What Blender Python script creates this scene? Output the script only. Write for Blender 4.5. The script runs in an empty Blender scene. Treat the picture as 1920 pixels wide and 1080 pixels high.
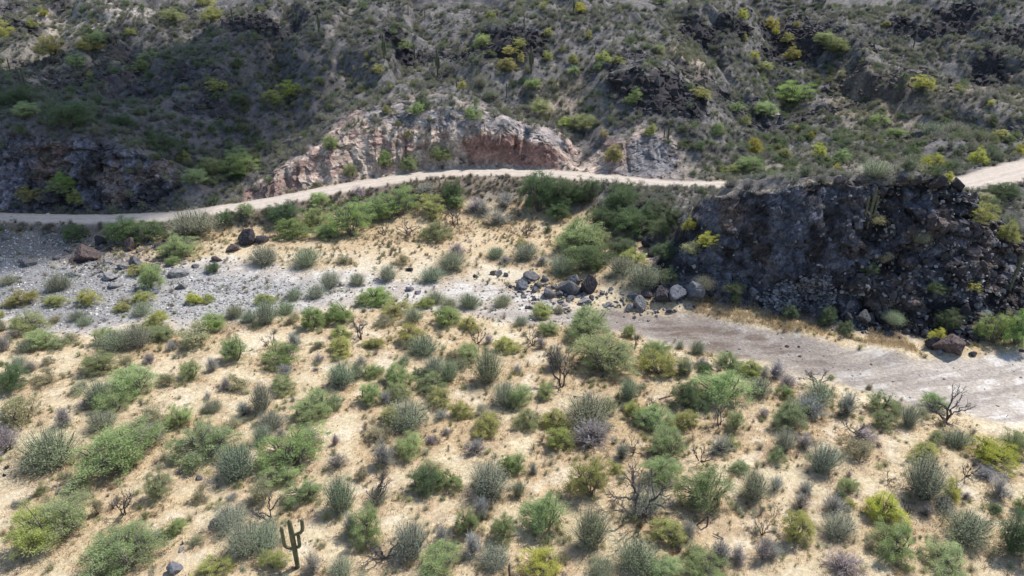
import bpy, bmesh, math, random
import numpy as np
from mathutils import Vector, Matrix

# ------------------------------------------------------------------ camera, sky, sun, exposure
scene = bpy.context.scene
col = scene.collection
F_PX, CAM_H, PITCH = 1297.0, 55.0, math.radians(24.0)
cam_d = bpy.data.cameras.new("camera")
cam_d.sensor_width = 36.0
cam_d.lens = 36.0 * F_PX / 1920.0
cam_d.clip_start, cam_d.clip_end = 0.5, 3000.0
cam = bpy.data.objects.new("camera", cam_d)
cam.location = (0, 0, CAM_H)
cam.rotation_euler = (math.pi / 2 - PITCH, 0, 0)
col.objects.link(cam)
scene.camera = cam

SUN_AZ, SUN_EL = math.radians(52.0), math.radians(55.0)
world = bpy.data.worlds.new("World")
scene.world = world
world.use_nodes = True
wn = world.node_tree.nodes
wl = world.node_tree.links
wn.clear()
sky = wn.new("ShaderNodeTexSky")
sky.sky_type = 'NISHITA'
sky.sun_disc = False
sky.sun_elevation = SUN_EL
sky.sun_rotation = SUN_AZ
sky.altitude = 600.0
bg = wn.new("ShaderNodeBackground")
bg.inputs["Strength"].default_value = 0.15
wo = wn.new("ShaderNodeOutputWorld")
wl.new(sky.outputs[0], bg.inputs[0])
wl.new(bg.outputs[0], wo.inputs[0])

sun_d = bpy.data.lights.new("sun", 'SUN')
sun_d.energy = 4.2
sun_d.angle = math.radians(0.53)
sun_d.color = (1.0, 0.97, 0.93)
sun = bpy.data.objects.new("sun", sun_d)
S = Vector((math.cos(SUN_EL) * math.sin(SUN_AZ), math.cos(SUN_EL) * math.cos(SUN_AZ), math.sin(SUN_EL)))
sun.rotation_euler = S.to_track_quat('Z', 'Y').to_euler()
sun.location = (60, 60, 200)
col.objects.link(sun)

scene.view_settings.view_transform = 'Standard'
scene.view_settings.look = 'None'
scene.view_settings.exposure = 0.45
scene.view_settings.gamma = 1.0
scene.view_settings.use_curve_mapping = False
scene.cycles.max_bounces = 5
scene.cycles.diffuse_bounces = 3
scene.cycles.glossy_bounces = 1
scene.cycles.transmission_bounces = 3
scene.cycles.transparent_max_bounces = 4

rng = np.random.default_rng(7)
random.seed(7)

# ------------------------------------------------------------------ small maths
CT, ST = math.cos(PITCH), math.sin(PITCH)


def ray(px, py):
    a, b = (px - 960.0) / F_PX, (py - 540.0) / F_PX
    return a, CT - b * ST, -ST - b * CT          # x, y, z


def at_z(px, py, z):
    dx, dy, dz = ray(px, py)
    t = (z - CAM_H) / dz
    return (t * dx, t * dy, z)


def at_y(px, py, y):
    dx, dy, dz = ray(px, py)
    t = y / dy
    return (t * dx, y, CAM_H + t * dz)


def project(x, y, z):
    zz = z - CAM_H
    d = y * CT - zz * ST
    v = y * ST + zz * CT
    return 960 + F_PX * x / d, 540 - F_PX * v / d


def hash2(ix, iy, s):
    h = (ix.astype(np.int64) * 374761393 + iy.astype(np.int64) * 668265263 + s * 1274126177) & 0xFFFFFFFF
    h = ((h ^ (h >> 13)) * 1274126177) & 0xFFFFFFFF
    h = h ^ (h >> 16)
    return (h & 0xFFFFFF) / float(0xFFFFFF)


def vnoise(x, y, s=0):
    ix, iy = np.floor(x), np.floor(y)
    fx, fy = x - ix, y - iy
    fx = fx * fx * fx * (fx * (fx * 6 - 15) + 10)
    fy = fy * fy * fy * (fy * (fy * 6 - 15) + 10)
    a, b = hash2(ix, iy, s), hash2(ix + 1, iy, s)
    c, d = hash2(ix, iy + 1, s), hash2(ix + 1, iy + 1, s)
    return (a + (b - a) * fx) * (1 - fy) + (c + (d - c) * fx) * fy


def fbm(x, y, s=0, n=4, g=0.5):
    r, a, t = 0.0, 1.0, 0.0
    c, sn = math.cos(0.6), math.sin(0.6)
    for i in range(n):
        r = r + a * vnoise(x, y, s + i * 17)
        t += a
        a *= g
        x, y = (x * c - y * sn) * 2.03 + 11.3, (x * sn + y * c) * 2.03 - 7.7
    return r / t


def cells(x, y, s=0):
    """distance to the nearest and second nearest cell point, and that cell's random value"""
    ix, iy = np.floor(x), np.floor(y)
    f1 = np.full(x.shape, 9.0)
    f2 = np.full(x.shape, 9.0)
    val = np.zeros(x.shape)
    for ox in (-1, 0, 1):
        for oy in (-1, 0, 1):
            cx, cy = ix + ox, iy + oy
            d = np.hypot(cx + hash2(cx, cy, s) - x, cy + hash2(cx, cy, s + 5) - y)
            v = hash2(cx, cy, s + 9)
            near = d < f1
            f2 = np.where(near, f1, np.minimum(f2, d))
            val = np.where(near, v, val)
            f1 = np.where(near, d, f1)
    return f1, f2, val


def smooth(a, b, x):
    t = np.clip((x - a) / (b - a), 0, 1)
    return t * t * (3 - 2 * t)


def poly_sd(px, py, pts):
    """signed distance to a polygon, positive inside"""
    pts = np.array(pts, float)
    inside = np.zeros(px.shape, bool)
    dist = np.full(px.shape, 1e9)
    n = len(pts)
    for i in range(n):
        x1, y1 = pts[i]
        x2, y2 = pts[(i + 1) % n]
        if y1 != y2:
            c = ((y1 > py) != (y2 > py)) & (px < (x2 - x1) * (py - y1) / (y2 - y1) + x1)
            inside ^= c
        ex, ey = x2 - x1, y2 - y1
        t = np.clip(((px - x1) * ex + (py - y1) * ey) / (ex * ex + ey * ey + 1e-9), 0, 1)
        dist = np.minimum(dist, np.hypot(px - x1 - t * ex, py - y1 - t * ey))
    return np.where(inside, dist, -dist)


# ------------------------------------------------------------------ the lie of the land: surveyed points
PTS = []


def line(pts, kind, step=7.0):
    """pts = (px, py, value); kind 'z' or 'y'; points are added every few metres along the line"""
    w = [at_z(*p) if kind == 'z' else at_y(*p) for p in pts]
    for a, b in zip(w[:-1], w[1:]):
        n = max(1, int(math.dist(a, b) / step))
        for i in range(n):
            t = i / n
            PTS.append(tuple(a[k] + (b[k] - a[k]) * t for k in range(3)))
    PTS.append(w[-1])
    return w


# the sandy flat
for gx in range(-110, 111, 20):
    for gy in (20, 32, 44):
        PTS.append((gx, gy, 0.0))
line([(-250, 1000, 0.0), (300, 1000, 0.25), (900, 1000, 0), (1500, 1000, 0.1), (2200, 1000, 0)], 'z', 14)
line([(-250, 860, 0.1), (300, 860, 0.1), (900, 860, 0), (1500, 860, 0.2), (2200, 900, 0)], 'z', 14)
line([(-250, 740, 0.1), (300, 740, 0.2), (900, 740, 0.1), (1400, 760, 0.2)], 'z', 14)
line([(-250, 660, 0.1), (300, 660, 0.1), (800, 660, 0.1), (1100, 665, 0.1)], 'z', 14)
# wash, near edge: top of the low bank, then its foot
line([(1130, 632, 0.1), (1300, 672, 0.1), (1500, 722, 0.1), (1700, 775, 0.1), (1920, 815, 0.1), (2100, 845, 0.1)], 'z', 7)
line([(-250, 610, -0.2), (200, 610, -0.3), (500, 585, -0.4), (700, 582, -0.5), (900, 590, -0.6), (1050, 603, -0.7),
      (1150, 618, -0.7), (1300, 654, -0.75), (1500, 703, -0.8), (1700, 752, -0.8), (1920, 792, -0.8), (2100, 822, -0.8)], 'z', 7)
# wash bed
line([(-250, 540, -0.5), (100, 545, -0.7), (400, 550, -0.8), (700, 555, -0.9), (950, 567, -1.0), (1150, 598, -1.1),
      (1400, 640, -1.2), (1650, 690, -1.2), (1920, 725, -1.2), (2100, 745, -1.2)], 'z', 9)
# wash, far edge
line([(-250, 470, 0.2), (100, 490, 0.0), (300, 505, -0.2), (500, 520, -0.4), (700, 528, -0.6), (900, 534, -0.8),
      (1000, 558, -0.9), (1100, 580, -1.0), (1200, 586, -1.0), (1300, 592, -1.0), (1450, 620, -1.0), (1600, 652, -1.0),
      (1720, 672, -1.0), (1920, 672, -0.9), (2100, 680, -0.9)], 'z', 7)
line([(1290, 572, 0.3), (1400, 594, 0.4), (1500, 614, 0.3), (1600, 635, 0.3), (1700, 655, 0.2), (1800, 650, 0.0), (1920, 640, 0.2), (2080, 640, 0.3)], 'z', 7)
# terrace beyond the wash
line([(350, 480, 0.3), (600, 490, 0.0), (900, 500, 0.0), (1100, 525, 0.0)], 'z', 10)
line([(330, 455, 0.9), (600, 445, 0.7), (850, 445, 0.6), (1100, 475, 0.5)], 'z', 10)
line([(420, 432, 1.4), (560, 418, 1.5), (720, 406, 1.6), (900, 410, 1.5), (1030, 415, 1.5), (1120, 430, 1.5)], 'z', 8)
line([(-250, 440, 1.2), (0, 445, 1.2), (150, 446, 1.1), (300, 440, 1.3), (420, 424, 1.8)], 'z', 8)
line([(520, 402, 2.2), (700, 388, 2.6), (900, 385, 2.8), (1050, 392, 2.8), (1130, 408, 2.6)], 'z', 8)

ROAD_PX = [(-250, 403, 3.1), (-120, 405, 3.2), (0, 408, 3.3), (150, 411, 3.4), (300, 408, 3.6), (400, 395, 4.2), (500, 380.5, 4.8),
           (600, 360, 5.5), (700, 342, 6.2), (800, 327, 6.8), (880, 321.5, 7.0), (960, 322, 7.1), (1060, 327, 7.3),
           (1150, 335.5, 7.7), (1230, 343, 8.1), (1300, 347, 8.4)]
ROAD = [at_z(*p) for p in ROAD_PX]
ROAD.append((76.0, 171.0, 8.5))
ROAD += [at_z(*p) for p in [(1790, 350, 8.8), (1850, 338, 9.3), (1920, 317, 10.2), (2060, 288, 11.5)]]
ROAD = np.array(ROAD)
RW = np.interp(np.arange(len(ROAD)), [0, 4, 8, 12, 15, 17, 18, 20], [3.2, 3.2, 4.0, 3.9, 2.6, 3.2, 5.6, 5.6])
# smoother road line
tt = np.arange(len(ROAD))
ts = np.linspace(0, len(ROAD) - 1, 160)
RS = np.stack([np.interp(ts, tt, ROAD[:, k]) for k in range(3)] + [np.interp(ts, tt, RW)], 1)
ker = np.hanning(11)
ker /= ker.sum()
RP = np.vstack([np.repeat(RS[:1], 5, 0), RS, np.repeat(RS[-1:], 5, 0)])
RS = np.stack([np.convolve(RP[:, k], ker, 'valid') for k in range(4)], 1)
tang = np.gradient(RS[:, :2], axis=0)
tang /= np.linalg.norm(tang, axis=1)[:, None]
rnorm = np.stack([-tang[:, 1], tang[:, 0]], 1)
for i in range(0, len(RS), 3):
    for o in (-1.1, 0, 1.1):
        PTS.append((RS[i, 0] + rnorm[i, 0] * o * RS[i, 3], RS[i, 1] + rnorm[i, 1] * o * RS[i, 3], RS[i, 2]))

# slope between road and the dark cliff
line([(1150, 398, 158), (1150, 430, 150)], 'y')
line([(1200, 375, 158), (1210, 440, 146), (1220, 500, 130)], 'y')
line([(1255, 365, 157), (1255, 420, 143), (1262, 480, 129), (1240, 535, 121)], 'y')
line([(1180, 520, 124.5), (1150, 470, 139)], 'y')
# the dark cliff: foot, then brink
line([(1250, 552, 118.2), (1330, 565, 115.8), (1420, 583, 112.6), (1520, 602, 110.2), (1620, 612, 107.8), (1750, 622, 106.8),
      (1850, 615, 107.5), (1950, 610, 108), (2100, 612, 108)], 'y', 5)
line([(1320, 480, 122), (1420, 480, 118.5), (1520, 480, 116), (1600, 500, 113.5)], 'y', 5)
line([(1640, 540, 111.5), (1760, 545, 110.5), (1860, 550, 111), (1960, 560, 112)], 'y', 5)
line([(1640, 520, 114), (1720, 470, 114.5), (1800, 470, 114), (1870, 500, 114)], 'y', 5)
brink = line([(1288, 402, 130), (1330, 372, 129), (1400, 353, 126), (1500, 348, 122.5), (1600, 346, 120), (1700, 344, 119),
              (1770, 350, 118.5), (1820, 384, 118), (1870, 432, 117.5), (1920, 468, 117), (2000, 500, 117), (2100, 520, 117)], 'y', 5)
for i, (x, y, z) in enumerate(brink):
    for dy, zb in ((9, max(8.5, z - 2.2)), (22, max(8.2, z - 7.5)), (36, 8.0)):
        if i < 7 or dy == 9:
            PTS.append((x * (1 + dy / 130.0), y + dy, min(zb, z)))
line([(1850, 395, 150), (1905, 440, 131), (1990, 470, 126), (2100, 490, 124)], 'y', 8)
line([(1905, 398, 149), (2000, 420, 140), (2100, 430, 138)], 'y', 8)

# rock wall and outcrop above the road at the left
line([(-250, 250, 172), (0, 252, 173), (150, 262, 173.5), (230, 288, 172), (300, 302, 172), (335, 340, 171)], 'y', 6)
line([(-250, 392, 166), (0, 397, 165), (150, 399, 164.5), (250, 398, 164.5), (320, 392, 165.5)], 'y', 6)
line([(350, 372, 172), (420, 366, 176), (470, 366, 176)], 'y', 6)
line([(300, 290, 186), (380, 330, 183), (440, 345, 181), (470, 335, 184)], 'y', 8)
# the road cut: foot, wall top, upper edge
line([(500, 371, 174), (600, 349, 179), (700, 330, 183.5), (800, 316.5, 187.5), (880, 312, 189.5), (960, 312.5, 189.5), (1040, 316, 188)], 'y', 5)
line([(510, 340, 176), (560, 315, 180), (620, 290, 184.5), (700, 268, 188.5), (780, 255, 191), (860, 250, 192.8), (940, 250, 192.5), (1000, 262, 191.5), (1035, 282, 190)], 'y', 5)
line([(545, 300, 184), (600, 258, 191), (650, 216, 198), (700, 186, 204), (760, 170, 207), (830, 172, 207), (900, 190, 206), (960, 212, 203), (1010, 235, 199), (1050, 260, 195)], 'y', 5)
line([(1075, 300, 193), (1085, 260, 200), (1100, 225, 207), (1110, 195, 212)], 'y', 6)
line([(1125, 310, 187), (1150, 285, 188), (1170, 250, 193), (1190, 225, 198)], 'y', 6)
line([(1180, 325, 182), (1230, 300, 184), (1270, 315, 180), (1330, 325, 176)], 'y', 6)
# hillsides
for row in (
    [(-250, 215, 186), (0, 215, 188), (150, 215, 190), (300, 230, 200), (420, 270, 203), (500, 255, 206), (580, 230, 208)],
    [(-250, 160, 205), (0, 160, 208), (200, 170, 212), (350, 180, 216), (500, 170, 220), (620, 170, 216), (680, 160, 214)],
    [(-250, 100, 232), (0, 100, 236), (250, 100, 240), (450, 100, 244), (640, 100, 236), (800, 110, 226), (960, 120, 226), (1080, 130, 228)],
    [(-250, 40, 270), (0, 45, 272), (250, 45, 268), (450, 45, 266), (640, 45, 258), (800, 45, 252), (960, 45, 250), (1120, 45, 252), (1250, 50, 254), (1340, 80, 256), (1420, 110, 262)],
    [(-250, -20, 312), (0, -20, 312), (250, -20, 300), (500, -20, 292), (700, -20, 284), (960, -20, 280), (1200, -20, 280), (1320, -10, 282), (1400, 30, 284), (1460, 70, 292), (1500, 20, 318), (1520, -20, 340)],
    [(-250, -60, 350), (250, -60, 340), (700, -60, 325), (1200, -60, 320), (1520, -60, 380), (1750, -60, 350), (2100, -60, 340)],
    [(780, 150, 214), (900, 165, 215), (1000, 180, 217), (1080, 175, 219)],
    [(1130, 150, 214), (1200, 128, 213), (1270, 165, 210), (1330, 200, 206)],
    [(1160, 200, 204), (1240, 215, 200), (1310, 240, 194), (1330, 290, 184)],
    [(1330, 140, 232), (1400, 190, 230), (1440, 220, 228), (1480, 215, 236), (1480, 160, 256), (1475, 110, 276)],
    [(1380, 270, 205), (1440, 250, 214), (1500, 230, 226)],
    [(1350, 330, 178), (1450, 330, 178), (1600, 330, 180), (1720, 325, 182)],
    [(1450, 290, 192), (1600, 280, 198), (1750, 280, 198), (1900, 270, 200), (2100, 262, 200)],
    [(1560, 220, 222), (1700, 210, 222), (1850, 200, 222), (2100, 195, 222)],
    [(1560, 150, 250), (1700, 140, 248), (1850, 130, 248), (2100, 120, 248)],
    [(1540, 80, 282), (1680, 60, 278), (1820, 50, 278), (2100, 40, 276)],
    [(1600, 0, 312), (1750, -10, 304), (1920, -10, 304), (2100, -20, 304)],
):
    line(row, 'y', 12)
for gx in (-330, -200, -100, 0, 100, 200, 330):
    PTS.append((gx, 440, 92.0 + 0.02 * abs(gx)))
    PTS.append((gx, 520, 112.0))

PTS = np.array(PTS)
# thin points that crowd one another
keep = []
for p in PTS:
    if all((p[0] - q[0]) ** 2 + (p[1] - q[1]) ** 2 > 1.5 for q in keep):
        keep.append(p)
PTS = np.array(keep)
NC = len(PTS)
CC = 1.2
dm = np.hypot(PTS[:, None, 0] - PTS[None, :, 0], PTS[:, None, 1] - PTS[None, :, 1])
A = np.zeros((NC + 3, NC + 3))
A[:NC, :NC] = -np.sqrt(dm ** 2 + CC ** 2) + np.eye(NC) * 0.12
A[:NC, NC] = 1
A[:NC, NC + 1:] = PTS[:, :2] / 100
A[NC:, :NC] = A[:NC, NC:].T
WT = np.linalg.solve(A, np.concatenate([PTS[:, 2], np.zeros(3)]))


def base_z(x, y):
    out = np.empty(x.size)
    xf, yf = x.ravel(), y.ravel()
    for i in range(0, xf.size, 8000):
        a, b = xf[i:i + 8000], yf[i:i + 8000]
        r = np.sqrt((a[:, None] - PTS[None, :, 0]) ** 2 + (b[:, None] - PTS[None, :, 1]) ** 2 + CC ** 2)
        out[i:i + 8000] = -r @ WT[:NC] + WT[NC] + (a * WT[NC + 1] + b * WT[NC + 2]) / 100
    return out.reshape(x.shape)


# coarse survey grid for the smooth base, then a fine fan-shaped sheet
ys = np.concatenate([np.arange(18, 44, 1.2), np.arange(44, 104, 0.34), np.arange(104, 134, 0.22), np.arange(134, 160, 0.36),
                     np.arange(160, 214, 0.27), np.arange(214, 320, 0.6), np.arange(320, 520, 3.0)])
NU = 601
us = np.linspace(-1.16, 1.16, NU)
half = 0.70 * ys + 22
GX = us[None, :] * half[:, None]
GY = np.repeat(ys[:, None], NU, 1)
cu = np.linspace(-1.16, 1.16, 301)
CZ = base_z(cu[None, :] * half[:, None], np.repeat(ys[:, None], 301, 1))
GZ = np.stack([np.interp(us, cu, r) for r in CZ])

# road bench
rd = np.full(GX.shape, 1e9)
rz = np.zeros(GX.shape)
rw = np.ones(GX.shape) * 4
band = (GY > 140) & (GY < 215)
bx, by = GX[band], GY[band]
bd = np.full(bx.shape, 1e9)
bz = np.zeros(bx.shape)
bw = np.ones(bx.shape)
for i in range(len(RS) - 1):
    p, q = RS[i], RS[i + 1]
    e = q[:2] - p[:2]
    t = np.clip(((bx - p[0]) * e[0] + (by - p[1]) * e[1]) / (e @ e), 0, 1)
    d = np.hypot(bx - p[0] - t * e[0], by - p[1] - t * e[1])
    m = d < bd
    bd = np.where(m, d, bd)
    bz = np.where(m, p[2] + (q[2] - p[2]) * t, bz)
    bw = np.where(m, p[3] + (q[3] - p[3]) * t, bw)
rd[band], rz[band], rw[band] = bd, bz, bw
edge_n = (fbm(GX * 0.25, GY * 0.25, 91, 3) - 0.5) * 1.6
road_m = smooth(rw + 1.9, rw - 0.1, rd + edge_n * 0.35)
road_core = smooth(rw + 0.35, rw - 0.35, rd + edge_n * 0.7)
GZ = GZ * (1 - road_m) + (rz + 0.10 * smooth(1.2, 0, np.abs(rd))) * road_m

PX, PY = project(GX, GY, GZ)
nwx = (fbm(GX * 0.09, GY * 0.09, 3, 3) - 0.5)
nwy = (fbm(GX * 0.09 + 50, GY * 0.09, 4, 3) - 0.5)
fine = (fbm(GX * 0.5, GY * 0.5, 6, 3) - 0.5)
QX = PX + nwx * 60 + fine * 24
QY = PY + nwy * 30 + fine * 12


def zone(poly, soft=12.0, ymin=0, ymax=999):
    """membership of a surveyed outline, 0..1"""
    P = np.array(poly, float)
    x0, y0 = P.min(0) - 50
    x1, y1 = P.max(0) + 50
    m = (QX > x0) & (QX < x1) & (QY > y0) & (QY < y1) & (GY >= ymin) & (GY <= ymax)
    out = np.zeros(GX.shape)
    if m.any():
        out[m] = smooth(-soft, soft, poly_sd(QX[m], QY[m], poly))
    return out


wash = zone([(-400, 474), (0, 476), (110, 492), (300, 500), (420, 488), (560, 500), (700, 515), (900, 532), (1000, 552), (1100, 578), (1200, 588),
             (1300, 590), (1450, 618), (1600, 650), (1720, 672), (1800, 668), (1900, 652), (2300, 660), (2300, 850), (1920, 790), (1700, 748),
             (1500, 700), (1300, 655), (1150, 622), (1050, 606), (900, 588), (700, 578), (500, 586), (400, 612), (200, 622), (-400, 600)], 9, 60, 150)
cliff = zone([(1215, 560), (1190, 520), (1240, 470), (1265, 420), (1290, 395), (1330, 362), (1400, 345), (1770, 335), (1830, 378), (1880, 430), (1930, 455),
              (2300, 480), (2300, 618), (1900, 625), (1750, 640), (1600, 625), (1500, 603), (1400, 585), (1300, 568)], 8, 100, 135)
cut = zone([(465, 372), (520, 325), (600, 258), (660, 205), (720, 172), (800, 165), (880, 182), (960, 205), (1030, 235), (1075, 262), (1100, 300), (1150, 262),
            (1200, 232), (1265, 265), (1290, 330), (1180, 335), (1050, 322), (900, 315), (780, 318), (650, 338), (560, 356)], 18, 165, 225)
cut = np.clip(cut * (0.55 + 1.1 * smooth(0.36, 0.6, fbm(GX * 0.22, GY * 0.22, 39, 3)) + smooth(235, 262, PY)), 0, 1)
leftwall = zone([(-400, 245), (0, 245), (160, 255), (260, 285), (330, 300), (345, 350), (330, 398), (200, 404), (-400, 400)], 10, 155, 185)
outcrops = np.zeros(GX.shape)
for (ox, oy, ow, oh) in ((1205, 150, 75, 28), (1250, 185, 75, 40), (1300, 210, 40, 30), (1330, 25, 55, 18), (1370, 45, 40, 16), (1760, 15, 90, 18), (1870, 110, 40, 26),
                         (1500, 60, 60, 26), (930, 70, 80, 22), (960, 85, 50, 16), (480, 30, 60, 25), (1900, 55, 40, 18), (1620, 60, 40, 10), (30, 30, 45, 16), (760, 60, 50, 15),
                         (1460, 70, 25, 14), (1310, 15, 40, 14)):
    q = ((QX - ox) / ow) ** 2 + ((QY - oy) / oh) ** 2
    outcrops = np.maximum(outcrops, smooth(1.25, 0.7, q) * (GY > 170))
bandn = fbm(GX * 0.028 + GY * 0.012, GY * 0.07 - GX * 0.02, 38, 4)
outcrops = np.maximum(outcrops, smooth(0.60, 0.67, bandn) * smooth(190, 205, GY) * 0.8)
hill = np.maximum(smooth(rw + 1.2, rw + 2.2, rd) * (GY > np.interp(GX, RS[np.argsort(RS[:, 0]), 0], RS[np.argsort(RS[:, 0]), 1])), GY > 195)
hill = np.maximum(hill * 1.0, ((GX > 21) & (GY > 112) & (GY < 200) & (cliff < 0.5) & (GZ > 2.6 + fine * 2)) * 1.0)
gravel = zone([(-400, 425), (120, 425), (220, 440), (180, 470), (300, 500), (520, 520), (640, 540), (560, 575), (420, 605), (200, 610), (-400, 590)], 18, 90, 165)

# relief
steep = np.clip(np.maximum.reduce([cliff, leftwall, outcrops * 0.28, cut * 0.75]), 0, 1)
flat_n = (fbm(GX * 0.11, GY * 0.11, 21, 4) - 0.5) * 0.5 + (fbm(GX * 0.6, GY * 0.6, 22, 3) - 0.5) * 0.22
flat_n *= (1 - 0.8 * wash)
rdg = 1 - np.abs(2 * fbm(GX * 0.024 + GY * 0.006 + nwx * 0.5, GY * 0.010, 36, 3) - 1)
rdg2 = 1 - np.abs(2 * fbm(GX * 0.10 + nwx * 1.2, GY * 0.06, 37, 3) - 1)
hill_n = (fbm(GX * 0.06, GY * 0.06, 31, 4) - 0.5) * 3.0 + (fbm(GX * 0.28, GY * 0.28, 32, 3) - 0.5) * 1.5 - smooth(0.5, 1.0, rdg) * 8.5 * smooth(198, 232, GY) - smooth(0.6, 1.0, rdg2) * 0.8
rill = 1 - np.abs(2 * fbm(GX * 0.16 + fine, GY * 0.03, 33, 3) - 1)
GZ += (1 - road_m) * np.where(hill > 0.5, hill_n * smooth(0, 12, rd - rw), flat_n)
gul = 1 - np.abs(2 * fbm(GX * 0.42 + nwx * 2, GY * 0.07, 35, 2) - 1)
DY = np.zeros(GX.shape)
DX = np.zeros(GX.shape)
mz = steep > 0.02
sx, sy, sz = GX[mz], GY[mz], GZ[mz]
f1, f2, cv = cells(sx * 0.30 + 0.2 * fbm(sx, sz, 2, 2), sz * 0.42 + sy * 0.06, 40)
g1, g2, cw = cells(sx * 0.85, sz * 1.05 + sy * 0.2, 43)
big = (cv - 0.5) * 2.6 - smooth(0.22, 0.0, f2 - f1) * 0.9
sml = (cw - 0.5) * 0.8 - smooth(0.2, 0.0, g2 - g1) * 0.35
k1, k2, cx_ = cells(sx * 1.9 + sz * 0.3, sz * 2.1 + sy * 0.4, 45)
sml = sml + (cx_ - 0.5) * 0.55
large = (fbm(sx * 0.10, sz * 0.13, 47, 3) - 0.5) * 5.0
solid = np.where((cliff[mz] > 0.3), smooth(1640, 1570, PX[mz]), 0.0)
rib = (fbm(sx * 0.55, sz * 0.06, 49, 3) - 0.5) * 2.4
big = big * (1 - 0.72 * solid) + rib * solid
DY[mz] = -(big + sml * (1 - 0.35 * solid) + large) * steep[mz] * np.where(cut[mz] > 0.5, 0.45, 1.0)
DX[mz] = (fbm(sx * 0.5, sz * 0.7, 48, 2) - 0.5) * 1.6 * steep[mz]
DY -= cut * (gul - 0.55) * 2.8 * smooth(215, 245, PY)
lockroad = smooth(0.6, 3.0, rd - rw)
DY *= lockroad
DX *= lockroad

VX, VY, VZ = GX + DX, GY + DY, GZ


# ------------------------------------------------------------------ ray hits on the sheet, for planting
def sheet_z(x, y):
    iy = np.clip(np.interp(y, ys, np.arange(len(ys))), 0, len(ys) - 1.001)
    h = 0.70 * y + 22
    iu = np.clip((x / h + 1.16) / 2.32 * (NU - 1), 0, NU - 1.001)
    a, b = iy.astype(int), iu.astype(int)
    fa, fb = iy - a, iu - b
    return (GZ[a, b] * (1 - fb) + GZ[a, b + 1] * fb) * (1 - fa) + (GZ[a + 1, b] * (1 - fb) + GZ[a + 1, b + 1] * fb) * fa


YT = np.concatenate([np.arange(40, 160, 0.2), np.arange(160, 480, 0.35)])


def hit(px, py):
    dx, dy, dz = ray(px, py)
    t = YT / dy
    z = CAM_H + t * dz
    g = sheet_z(t * dx, YT)
    i = np.argmax(z <= g)
    if not (z <= g).any():
        i = len(YT) - 1
    return float(t[i] * dx), float(YT[i]), float(g[i])


# code: (kind, label colour, leaf colour)
CODE = {
    'g': ('mesq', 'green', (0.375, 0.445, 0.205)),
    'b': ('palo', 'bright green', (0.335, 0.44, 0.16)),
    'y': ('palo', 'yellow-green', (0.45, 0.455, 0.16)),
    'Y': ('palo', 'bright yellow', (0.53, 0.52, 0.115)),
    's': ('creo', 'grey-green', (0.43, 0.47, 0.315)),
    'd': ('mesq', 'dark green', (0.145, 0.205, 0.100)),
    'o': ('burs', 'olive', (0.43, 0.41, 0.25)),
    'k': ('twig', 'grey leafless', (0.43, 0.405, 0.375)),
    'K': ('dead', 'bare dead', (0.20, 0.175, 0.165)),
}
NOUN = {'mesq': 'bush', 'palo': 'shrub', 'creo': 'bush', 'burs': 'shrub', 'twig': 'shrub', 'dead': 'tree'}
CAT = {'mesq': 'bush', 'palo': 'shrub', 'creo': 'bush', 'burs': 'shrub', 'twig': 'shrub', 'dead': 'dead tree'}

# what the photograph shows: (centre x, lowest y, width, height, code) in each surveyed sheet
SHEETS = []
SHEETS.append((0, 540, 4, """190,155,230,100,y 415,160,150,100,y 655,150,190,95,y 930,140,110,70,o 1065,140,160,80,y 920,195,130,75,y 1070,220,150,80,s
1460,135,160,100,Y 1570,120,110,60,y 200,360,250,130,g 590,260,130,90,s 640,290,100,60,s 420,275,110,60,o 1180,320,240,130,y 1600,345,240,150,b 1770,240,140,110,s
1870,270,110,90,s 340,470,220,130,g 430,470,140,90,g 210,490,150,60,s 530,420,130,90,o 770,450,160,150,g 900,490,230,170,s 1040,470,210,180,s 1240,400,200,80,g 1290,480,90,80,k
1490,460,300,90,o 1780,570,180,220,g 30,490,110,130,k 760,650,240,190,g 90,790,220,230,d 150,600,120,70,s 230,640,130,80,k 350,740,190,110,o 1040,840,330,250,g
1450,700,170,160,g 1600,640,110,110,k 1790,790,190,140,o 1700,780,90,100,k 770,900,230,200,s 650,920,120,50,k 880,960,280,150,g 620,800,150,100,o 1270,740,150,120,o
180,1060,290,280,o 40,1000,110,80,k 490,1060,140,150,k 780,1080,200,120,s 1360,1060,180,180,g 1130,1080,260,120,o 1600,950,140,100,s 1110,960,60,50,k 1830,980,110,110,k
1750,1070,140,80,o 950,580,110,60,o 1120,580,110,80,k 1560,840,70,50,k 20,330,70,110,s 15,230,60,60,y 100,400,120,60,k 370,590,110,60,o"""))
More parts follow.
